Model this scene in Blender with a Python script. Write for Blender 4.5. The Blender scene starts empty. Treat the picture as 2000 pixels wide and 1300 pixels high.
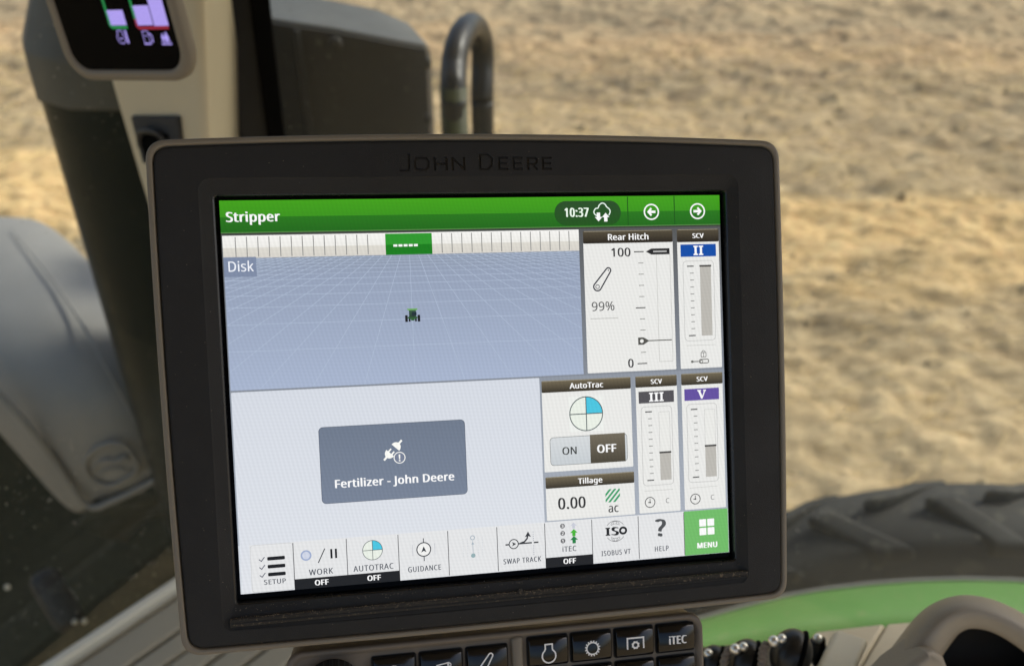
import bpy, bmesh, math, random
import numpy as np
from mathutils import Vector, Matrix
from mathutils.geometry import tessellate_polygon

random.seed(7)
S = bpy.context.scene
COL = S.collection
V = Vector
rad = math.radians

# ---------------------------------------------------------------- camera, world, sun, exposure
EYE = V((0.0, 0.0, 3.0))
PITCH = rad(35)
CAM_R = V((1, 0, 0))
CAM_F = V((0, math.cos(PITCH), -math.sin(PITCH)))
CAM_U = V((0, math.sin(PITCH), math.cos(PITCH)))
cam_data = bpy.data.cameras.new('camera')
cam_data.lens = 32.4
cam_data.sensor_width = 36.0
cam_data.shift_y = 0.05
cam_data.clip_start = 0.02
cam_data.clip_end = 3000
cam_data.dof.use_dof = True
cam_data.dof.focus_distance = 0.385
cam_data.dof.aperture_fstop = 9.8
cam = bpy.data.objects.new('camera', cam_data)
COL.objects.link(cam)
CAM_M = Matrix.Translation(EYE) @ Matrix((CAM_R, CAM_U, -CAM_F)).transposed().to_4x4()
cam.matrix_world = CAM_M
S.camera = cam

SUN_EL, SUN_AZ = rad(47), rad(72)          # azimuth measured from +Y towards +X
w = bpy.data.worlds.new('World')
S.world = w
w.use_nodes = True
nt = w.node_tree
nt.nodes.clear()
sky = nt.nodes.new('ShaderNodeTexSky')
sky.sky_type = 'NISHITA'
sky.sun_disc = False
sky.sun_elevation = SUN_EL
sky.sun_rotation = SUN_AZ
sky.dust_density = 3.5
sky.ozone_density = 1.2
bg = nt.nodes.new('ShaderNodeBackground')
bg.inputs['Strength'].default_value = 0.14
wo = nt.nodes.new('ShaderNodeOutputWorld')
nt.links.new(sky.outputs[0], bg.inputs[0])
nt.links.new(bg.outputs[0], wo.inputs[0])
sd = bpy.data.lights.new('sun', 'SUN')
sd.energy = 2.2
sd.angle = rad(9)
sd.color = (1.0, 0.96, 0.90)
sun = bpy.data.objects.new('sun', sd)
COL.objects.link(sun)
sdir = V((math.sin(SUN_AZ) * math.cos(SUN_EL), math.cos(SUN_AZ) * math.cos(SUN_EL), math.sin(SUN_EL)))
sun.rotation_euler = sdir.to_track_quat('Z', 'Y').to_euler()
sun.location = (0, 0, 8)

S.view_settings.view_transform = 'Standard'
S.view_settings.look = 'None'
EXPO = 0.45
S.view_settings.exposure = EXPO
S.view_settings.gamma = 1.0
SCREEN_GAIN = 2 ** (-EXPO)
S.render.engine = 'CYCLES'
S.cycles.use_denoising = True
S.cycles.max_bounces = 6
S.cycles.transparent_max_bounces = 12
S.cycles.caustics_reflective = False
S.cycles.caustics_refractive = False


def at(px, py, d):
    """point at distance d (metres, along the viewing axis) seen at picture position px,py of the 2000x1300 photograph"""
    return EYE + d * (CAM_F + CAM_R * ((px - 1000) / 1800) - CAM_U * ((py - 750) / 1800))


def srgb(r, g=None, b=None):
    if g is None:
        r, g, b = r
    f = lambda c: (c / 255 / 12.92) if c / 255 <= 0.04045 else ((c / 255 + 0.055) / 1.055) ** 2.4
    return (f(r), f(g), f(b))


# ---------------------------------------------------------------- materials
def new_mat(name):
    m = bpy.data.materials.new(name)
    m.use_nodes = True
    return m, m.node_tree, m.node_tree.nodes['Principled BSDF']


def N(t, typ, **kw):
    n = t.nodes.new(typ)
    for k, v in kw.items():
        setattr(n, k, v)
    return n


def noise(t, scale, detail=4, rough=0.6, vec=None, dist=0.0):
    n = N(t, 'ShaderNodeTexNoise')
    n.inputs['Scale'].default_value = scale
    n.inputs['Detail'].default_value = detail
    n.inputs['Roughness'].default_value = rough
    n.inputs['Distortion'].default_value = dist
    if vec is not None:
        t.links.new(vec, n.inputs['Vector'])
    return n


def ramp(t, fac, stops, interp='LINEAR'):
    r = N(t, 'ShaderNodeValToRGB')
    r.color_ramp.interpolation = interp
    while len(r.color_ramp.elements) < len(stops):
        r.color_ramp.elements.new(0.5)
    for e, (p, c) in zip(r.color_ramp.elements, stops):
        e.position = p
        e.color = (*c, 1) if not isinstance(c, float) else (c, c, c, 1)
    t.links.new(fac, r.inputs[0])
    return r


def mixc(t, fac, a, b, mode='MIX'):
    m = N(t, 'ShaderNodeMix', data_type='RGBA', blend_type=mode)
    for sock, v in ((m.inputs[0], fac), (m.inputs[6], a), (m.inputs[7], b)):
        if hasattr(v, 'is_output') or isinstance(v, bpy.types.NodeSocket):
            t.links.new(v, sock)
        elif isinstance(v, (int, float)):
            sock.default_value = v
        else:
            sock.default_value = (*v, 1)
    return m.outputs[2]


def plastic(name, col, rough=0.5, grain=900.0, bump=0.15, var=0.12, dust=0.0, dustcol=(0.35, 0.28, 0.2), spec=0.5, dscale=260.0, dlow=0.72):
    """moulded plastic / painted surface: fine grain relief, slight tone variation, optional dust flecks"""
    m, t, p = new_mat(name)
    tc = N(t, 'ShaderNodeTexCoord')
    vec = tc.outputs['Object']
    big = noise(t, 9.0, 5, 0.6, vec)
    dark = tuple(c * (1 - var) for c in col)
    lite = tuple(min(1, c * (1 + var)) for c in col)
    c = mixc(t, big.outputs[0], dark, lite)
    if dust > 0:
        dn = noise(t, dscale, 2, 0.5, vec)
        dn2 = noise(t, 14.0, 3, 0.6, vec)
        r1 = ramp(t, dn.outputs[0], [(dlow, 0.0), (dlow + 0.05, 1.0)])
        r2 = ramp(t, dn2.outputs[0], [(0.35, 0.15), (0.7, 1.0)])
        mm = N(t, 'ShaderNodeMath', operation='MULTIPLY')
        t.links.new(r1.outputs[0], mm.inputs[0]); t.links.new(r2.outputs[0], mm.inputs[1])
        m2 = N(t, 'ShaderNodeMath', operation='MULTIPLY')
        t.links.new(mm.outputs[0], m2.inputs[0]); m2.inputs[1].default_value = dust
        c = mixc(t, m2.outputs[0], c, dustcol)
    t.links.new(c, p.inputs['Base Color'])
    rr = noise(t, 30.0, 4, 0.6, vec)
    rp = ramp(t, rr.outputs[0], [(0.3, max(0.02, rough - 0.07)), (0.7, min(1.0, rough + 0.07))])
    t.links.new(rp.outputs[0], p.inputs['Roughness'])
    p.inputs['Specular IOR Level'].default_value = spec
    if bump > 0:
        g = noise(t, grain, 2, 0.5, vec)
        b = N(t, 'ShaderNodeBump')
        b.inputs['Strength'].default_value = bump
        b.inputs['Distance'].default_value = 0.0006
        t.links.new(g.outputs[0], b.inputs['Height'])
        t.links.new(b.outputs[0], p.inputs['Normal'])
    return m


M = {}
M['bezel'] = plastic('bezel_black_plastic', (0.0145, 0.0142, 0.0138), 0.66, 2600, 0.35, 0.28, 0.5, (0.16, 0.12, 0.08), 0.45, 700, 0.76)
M['bezel_in'] = plastic('bezel_inner_gloss', (0.010, 0.010, 0.010), 0.28, 2000, 0.12, 0.1)
M['dirty'] = plastic('dusty_black_plastic', (0.028, 0.025, 0.021), 0.7, 1800, 0.4, 0.2, 0.9, (0.22, 0.17, 0.11), 0.4, 900, 0.6)
M['gap'] = plastic('dark_seam', (0.004, 0.004, 0.004), 0.6, 900, 0.0)
M['taupe'] = plastic('taupe_plastic', (0.215, 0.185, 0.14), 0.48, 1800, 0.25, 0.06, 0.25)
M['taupe_dark'] = plastic('console_taupe_plastic', (0.16, 0.134, 0.105), 0.5, 1800, 0.25, 0.06, 0.2)
M['beige'] = plastic('beige_plastic', (0.58, 0.51, 0.35), 0.55, 1200, 0.2, 0.06)
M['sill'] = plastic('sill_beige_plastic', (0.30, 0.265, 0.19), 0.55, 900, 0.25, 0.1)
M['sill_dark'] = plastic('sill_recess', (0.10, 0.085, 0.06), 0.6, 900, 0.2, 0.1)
M['panel'] = plastic('console_beige_plastic', (0.50, 0.43, 0.31), 0.55, 900, 0.25, 0.06)
M['light_beige'] = plastic('pale_beige_plastic', (0.62, 0.58, 0.46), 0.45, 900, 0.25, 0.08, 0.2)
M['rubber'] = plastic('rubber_seal', (0.040, 0.040, 0.039), 0.85, 500, 0.3, 0.15)
M['rubber_black'] = plastic('black_gasket', (0.002, 0.002, 0.002), 0.8, 500, 0.1, spec=0.08)
M['key'] = plastic('black_key_gloss', (0.004, 0.004, 0.0045), 0.16, 2500, 0.04, 0.1)
M['knob'] = plastic('ribbed_black_knob', (0.007, 0.007, 0.007), 0.3, 900, 0.1)
M['white_print'] = plastic('white_key_print', (0.9, 0.9, 0.9), 0.4, 900, 0.0, 0.03)
M['stack'] = plastic('dark_olive_shroud', (0.013, 0.018, 0.0145), 0.42, 160, 0.5, 0.35, 0.4, (0.2, 0.17, 0.12), 0.15, 60, 0.7)
M['stack_cap'] = plastic('dusty_shroud_cap', (0.12, 0.112, 0.092), 0.6, 160, 0.5, 0.25, 0.4, (0.2, 0.17, 0.12), 0.4, 60, 0.7)
M['cover_rim'] = plastic('dusty_skylit_cover_rim', (0.10, 0.102, 0.098), 0.65, 120, 0.5, 0.25, 0.5, (0.22, 0.2, 0.16), 0.3, 70, 0.66)  # paler than the cover: sky light on top put into colour, with dust flecks
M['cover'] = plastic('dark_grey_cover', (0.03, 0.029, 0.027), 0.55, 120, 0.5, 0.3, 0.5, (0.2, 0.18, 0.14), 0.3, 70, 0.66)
M['hood'] = plastic('grey_bodywork', (0.24, 0.23, 0.21), 0.6, 300, 0.15, 0.16, 0.4, (0.3, 0.28, 0.24), 0.4, 60, 0.72)
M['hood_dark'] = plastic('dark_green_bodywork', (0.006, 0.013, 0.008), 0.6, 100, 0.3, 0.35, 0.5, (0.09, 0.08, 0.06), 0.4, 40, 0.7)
M['rail'] = plastic('handrail_black_paint', (0.016, 0.016, 0.016), 0.38, 200, 0.4, 0.3, 0.3, (0.22, 0.14, 0.09), 0.4, 80, 0.68)
M['yellow'] = plastic('faded_yellow_green_decal', (0.03, 0.036, 0.006), 0.6, 200, 0.3, 0.3)
M['green'] = plastic('green_paint', (0.09, 0.215, 0.045), 0.6, 200, 0.1, 0.12, 0.35, (0.3, 0.27, 0.15), 0.2, 40, 0.66)
M['fender_edge'] = plastic('grey_rubber_flap', (0.11, 0.11, 0.10), 0.6, 200, 0.3, 0.2)
M['tyre'] = plastic('dusty_tyre_rubber', (0.046, 0.045, 0.040), 0.8, 60, 0.9, 0.45, 0.5, (0.15, 0.14, 0.11), 0.3, 30, 0.6)
M['glint'] = plastic('glint_metal', (0.9, 0.88, 0.8), 0.38, 400, 0.05)  # bright metal that stands in for highlights on the lever knobs
M['glint'].node_tree.nodes['Principled BSDF'].inputs['Metallic'].default_value = 1.0
M['boot'] = plastic('black_rubber_boot', (0.012, 0.012, 0.011), 0.38, 300, 0.3, 0.3)
M['bead'] = plastic('worn_brown_knurl', (0.22, 0.18, 0.14), 0.4, 300, 0.3, 0.3)
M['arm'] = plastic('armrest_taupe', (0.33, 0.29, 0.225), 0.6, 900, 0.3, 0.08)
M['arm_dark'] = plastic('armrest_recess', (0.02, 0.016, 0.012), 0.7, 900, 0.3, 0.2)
M['roof'] = plastic('cab_blocker_lining', (0.32, 0.29, 0.24), 0.8, 200, 0.3, 0.1)  # lining of the unseen roof and floor, lightened to brighten the cab
M['glass_black'] = plastic('black_display_glass', (0.002, 0.0022, 0.003), 0.12, 900, 0.0, 0.2, spec=0.04)

p_ = M['hood'].node_tree.nodes['Principled BSDF']
p_.inputs['Coat Weight'].default_value = 0.3
p_.inputs['Coat Roughness'].default_value = 0.5
p_.inputs['Coat IOR'].default_value = 1.7


def lcd_material(name, moire):
    """liquid crystal surface: the picture is a colour attribute that is emitted, with faint pixel rows"""
    m, t, p = new_mat(name)
    at_ = N(t, 'ShaderNodeAttribute', attribute_name='pixels')
    p.inputs['Base Color'].default_value = (0.008, 0.008, 0.009, 1)
    p.inputs['Roughness'].default_value = 0.35
    p.inputs['Specular IOR Level'].default_value = 0.3
    tc = N(t, 'ShaderNodeTexCoord')
    sep = N(t, 'ShaderNodeSeparateXYZ')
    t.links.new(tc.outputs['Object'], sep.inputs[0])
    wob = noise(t, 9.0, 1, 0.5, tc.outputs['Object'])

    def wave(ax, ay, freq, amp, wobble):
        a = N(t, 'ShaderNodeMath', operation='MULTIPLY'); a.inputs[1].default_value = ax * freq
        b = N(t, 'ShaderNodeMath', operation='MULTIPLY'); b.inputs[1].default_value = ay * freq
        c = N(t, 'ShaderNodeMath', operation='MULTIPLY'); c.inputs[1].default_value = wobble
        t.links.new(sep.outputs[0], a.inputs[0]); t.links.new(sep.outputs[1], b.inputs[0]); t.links.new(wob.outputs[0], c.inputs[0])
        s1 = N(t, 'ShaderNodeMath', operation='ADD'); t.links.new(a.outputs[0], s1.inputs[0]); t.links.new(b.outputs[0], s1.inputs[1])
        s2 = N(t, 'ShaderNodeMath', operation='ADD'); t.links.new(s1.outputs[0], s2.inputs[0]); t.links.new(c.outputs[0], s2.inputs[1])
        si = N(t, 'ShaderNodeMath', operation='SINE'); t.links.new(s2.outputs[0], si.inputs[0])
        g = N(t, 'ShaderNodeMath', operation='MULTIPLY'); t.links.new(si.outputs[0], g.inputs[0]); g.inputs[1].default_value = amp
        return g.outputs[0]
    w1 = wave(1, 0.22, 2 * math.pi / 0.0017, moire, 26)
    w2 = wave(0.05, 1, 2 * math.pi / 0.0015, moire * 0.55, 20)
    s = N(t, 'ShaderNodeMath', operation='ADD'); t.links.new(w1, s.inputs[0]); t.links.new(w2, s.inputs[1])
    s1 = N(t, 'ShaderNodeMath', operation='ADD'); t.links.new(s.outputs[0], s1.inputs[0]); s1.inputs[1].default_value = 1.0
    sc = N(t, 'ShaderNodeVectorMath', operation='SCALE')
    t.links.new(at_.outputs['Color'], sc.inputs[0]); t.links.new(s1.outputs[0], sc.inputs['Scale'])
    t.links.new(sc.outputs[0], p.inputs['Emission Color'])
    p.inputs['Emission Strength'].default_value = SCREEN_GAIN
    return m


M['lcd'] = lcd_material('lcd_pixels', 0.03)
M['lcd2'] = lcd_material('corner_lcd_pixels', 0.0)


# ---------------------------------------------------------------- object helpers
def tag(o, label=None, cat=None, group=None, kind=None):
    if label: o['label'] = label
    if cat: o['category'] = cat
    if group: o['group'] = group
    if kind: o['kind'] = kind
    return o


def empty(name, loc, label, cat, group=None, M4=None):
    o = bpy.data.objects.new(name, None)
    o.empty_display_size = 0.05
    COL.objects.link(o)
    if M4 is not None:
        o.matrix_world = M4
    else:
        o.location = loc
    tag(o, label, cat, group)
    return o


def mesh_obj(name, verts, faces, mat, parent=None, smooth=False, bevel=0.0, solid=0.0, subsurf=0, local=False, seg=2, offset=-1.0):
    """verts in world space (or in the parent's space when local) -> one mesh object"""
    me = bpy.data.meshes.new(name)
    me.from_pydata([tuple(v) for v in verts], [], faces)
    me.update()
    bm = bmesh.new(); bm.from_mesh(me)
    if solid == 0:
        bmesh.ops.recalc_face_normals(bm, faces=bm.faces)
    bm.to_mesh(me); bm.free()
    o = bpy.data.objects.new(name, me)
    COL.objects.link(o)
    for mm in (mat if isinstance(mat, (list, tuple)) else [mat]):
        me.materials.append(mm)
    if parent is not None:
        o.parent = parent
        if not local:
            inv = parent.matrix_world.inverted() if parent.type != 'EMPTY' or True else None
            PM = PWORLD[parent.name]
            o.matrix_parent_inverse = Matrix.Identity(4)
            for v in me.vertices:
                v.co = PM.inverted() @ v.co
        PWORLD[o.name] = PWORLD[parent.name]
    else:
        # put the origin inside the thing
        c = sum((v.co for v in me.vertices), V()) / len(me.vertices)
        for v in me.vertices:
            v.co -= c
        o.location = c
        PWORLD[o.name] = Matrix.Translation(c)
    if solid:
        s = o.modifiers.new('thickness', 'SOLIDIFY'); s.thickness = solid; s.offset = offset
    if bevel:
        b = o.modifiers.new('bevel', 'BEVEL'); b.width = bevel; b.segments = seg; b.limit_method = 'ANGLE'; b.angle_limit = rad(35)
    if subsurf:
        s = o.modifiers.new('subsurf', 'SUBSURF'); s.levels = subsurf; s.render_levels = subsurf
    if smooth or bevel or subsurf:
        for f in me.polygons:
            f.use_smooth = True
        if bevel and not smooth:
            n = o.modifiers.new('wn', 'WEIGHTED_NORMAL'); n.keep_sharp = False
    return o


PWORLD = {}


def thing(name, loc, label, cat, group=None, M4=None):
    o = empty(name, loc, label, cat, group, M4)
    PWORLD[o.name] = M4.copy() if M4 is not None else Matrix.Translation(loc)
    return o


def prism(pts_a, pts_b):
    n = len(pts_a)
    vs = list(pts_a) + list(pts_b)
    fs = [tuple(range(n - 1, -1, -1)), tuple(range(n, 2 * n))]
    for i in range(n):
        j = (i + 1) % n
        fs.append((i, j, n + j, n + i))
    return vs, fs


def box(x0, y0, z0, x1, y1, z1):
    return prism([V((x0, y0, z0)), V((x1, y0, z0)), V((x1, y1, z0)), V((x0, y1, z0))],
                 [V((x0, y0, z1)), V((x1, y0, z1)), V((x1, y1, z1)), V((x0, y1, z1))])


def rrect(x0, y0, x1, y1, r, n=6):
    """rounded rectangle, counter-clockwise with y up; y0<y1"""
    out = []
    for cx, cy, a0 in ((x1 - r, y0 + r, -90), (x1 - r, y1 - r, 0), (x0 + r, y1 - r, 90), (x0 + r, y0 + r, 180)):
        for i in range(n + 1):
            a = rad(a0 + 90 * i / n)
            out.append((cx + r * math.cos(a), cy + r * math.sin(a)))
    return out


def ribbon(path, w, closed=False):
    """mitred left and right offsets of a polyline"""
    n = len(path)
    L, R = [], []
    for i in range(n):
        p = V(path[i]).to_2d()
        a = V(path[(i - 1) % n]).to_2d() if (closed or i > 0) else None
        b = V(path[(i + 1) % n]).to_2d() if (closed or i < n - 1) else None
        d1 = (p - a).normalized() if a is not None else (b - p).normalized()
        d2 = (b - p).normalized() if b is not None else d1
        t = (d1 + d2)
        t = t.normalized() if t.length > 1e-6 else d1
        nrm = V((-t.y, t.x))
        c = max(0.35, nrm.dot(V((-d1.y, d1.x))))
        L.append(p + nrm * (w / 2 / c)); R.append(p - nrm * (w / 2 / c))
    return L, R


def tube(path, radius, n=14, closed=False):
    """tube along 3D points, radius a number or list"""
    P = [V(p) for p in path]
    m = len(P)
    vs, fs = [], []
    prev = None
    for i in range(m):
        a = P[(i - 1) % m] if (closed or i > 0) else P[i]
        b = P[(i + 1) % m] if (closed or i < m - 1) else P[i]
        t = (b - a).normalized()
        if prev is None:
            u = t.cross(V((0, 0, 1)))
            if u.length < 1e-3: u = t.cross(V((0, 1, 0)))
        else:
            u = prev - t * prev.dot(t)
        u.normalize(); prev = u
        v = t.cross(u)
        r = radius[i] if isinstance(radius, (list, tuple)) else radius
        for k in range(n):
            ang = 2 * math.pi * k / n
            vs.append(P[i] + u * (r * math.cos(ang)) + v * (r * math.sin(ang)))
    for i in range(m if closed else m - 1):
        j = (i + 1) % m
        for k in range(n):
            l = (k + 1) % n
            fs.append((i * n + k, i * n + l, j * n + l, j * n + k))
    if not closed:
        fs.append(tuple(range(n - 1, -1, -1)))
        fs.append(tuple(range((m - 1) * n, m * n)))
    return vs, fs


def smooth_path(pts, k=6):
    """Catmull-Rom through points"""
    P = [V(p) for p in pts]
    out = []
    for i in range(len(P) - 1):
        p0 = P[max(i - 1, 0)]; p1 = P[i]; p2 = P[i + 1]; p3 = P[min(i + 2, len(P) - 1)]
        for j in range(k):
            t = j / k
            out.append(0.5 * ((2 * p1) + (p2 - p0) * t + (2 * p0 - 5 * p1 + 4 * p2 - p3) * t * t + (3 * p1 - p0 - 3 * p2 + p3) * t ** 3))
    out.append(P[-1])
    return out


def ellipsoid(c, ax, ay, az, nu=20, nv=12):
    vs, fs = [], []
    for j in range(nv + 1):
        th = math.pi * j / nv
        for i in range(nu):
            ph = 2 * math.pi * i / nu
            vs.append(V(c) + ax * (math.sin(th) * math.cos(ph)) + ay * (math.sin(th) * math.sin(ph)) + az * math.cos(th))
    for j in range(nv):
        for i in range(nu):
            k = (i + 1) % nu
            fs.append((j * nu + i, j * nu + k, (j + 1) * nu + k, (j + 1) * nu + i))
    return vs, fs


def join(*parts):
    vs, fs = [], []
    for a, b in parts:
        o = len(vs)
        vs += list(a)
        fs += [tuple(i + o for i in f) for f in b]
    return vs, fs


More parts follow.
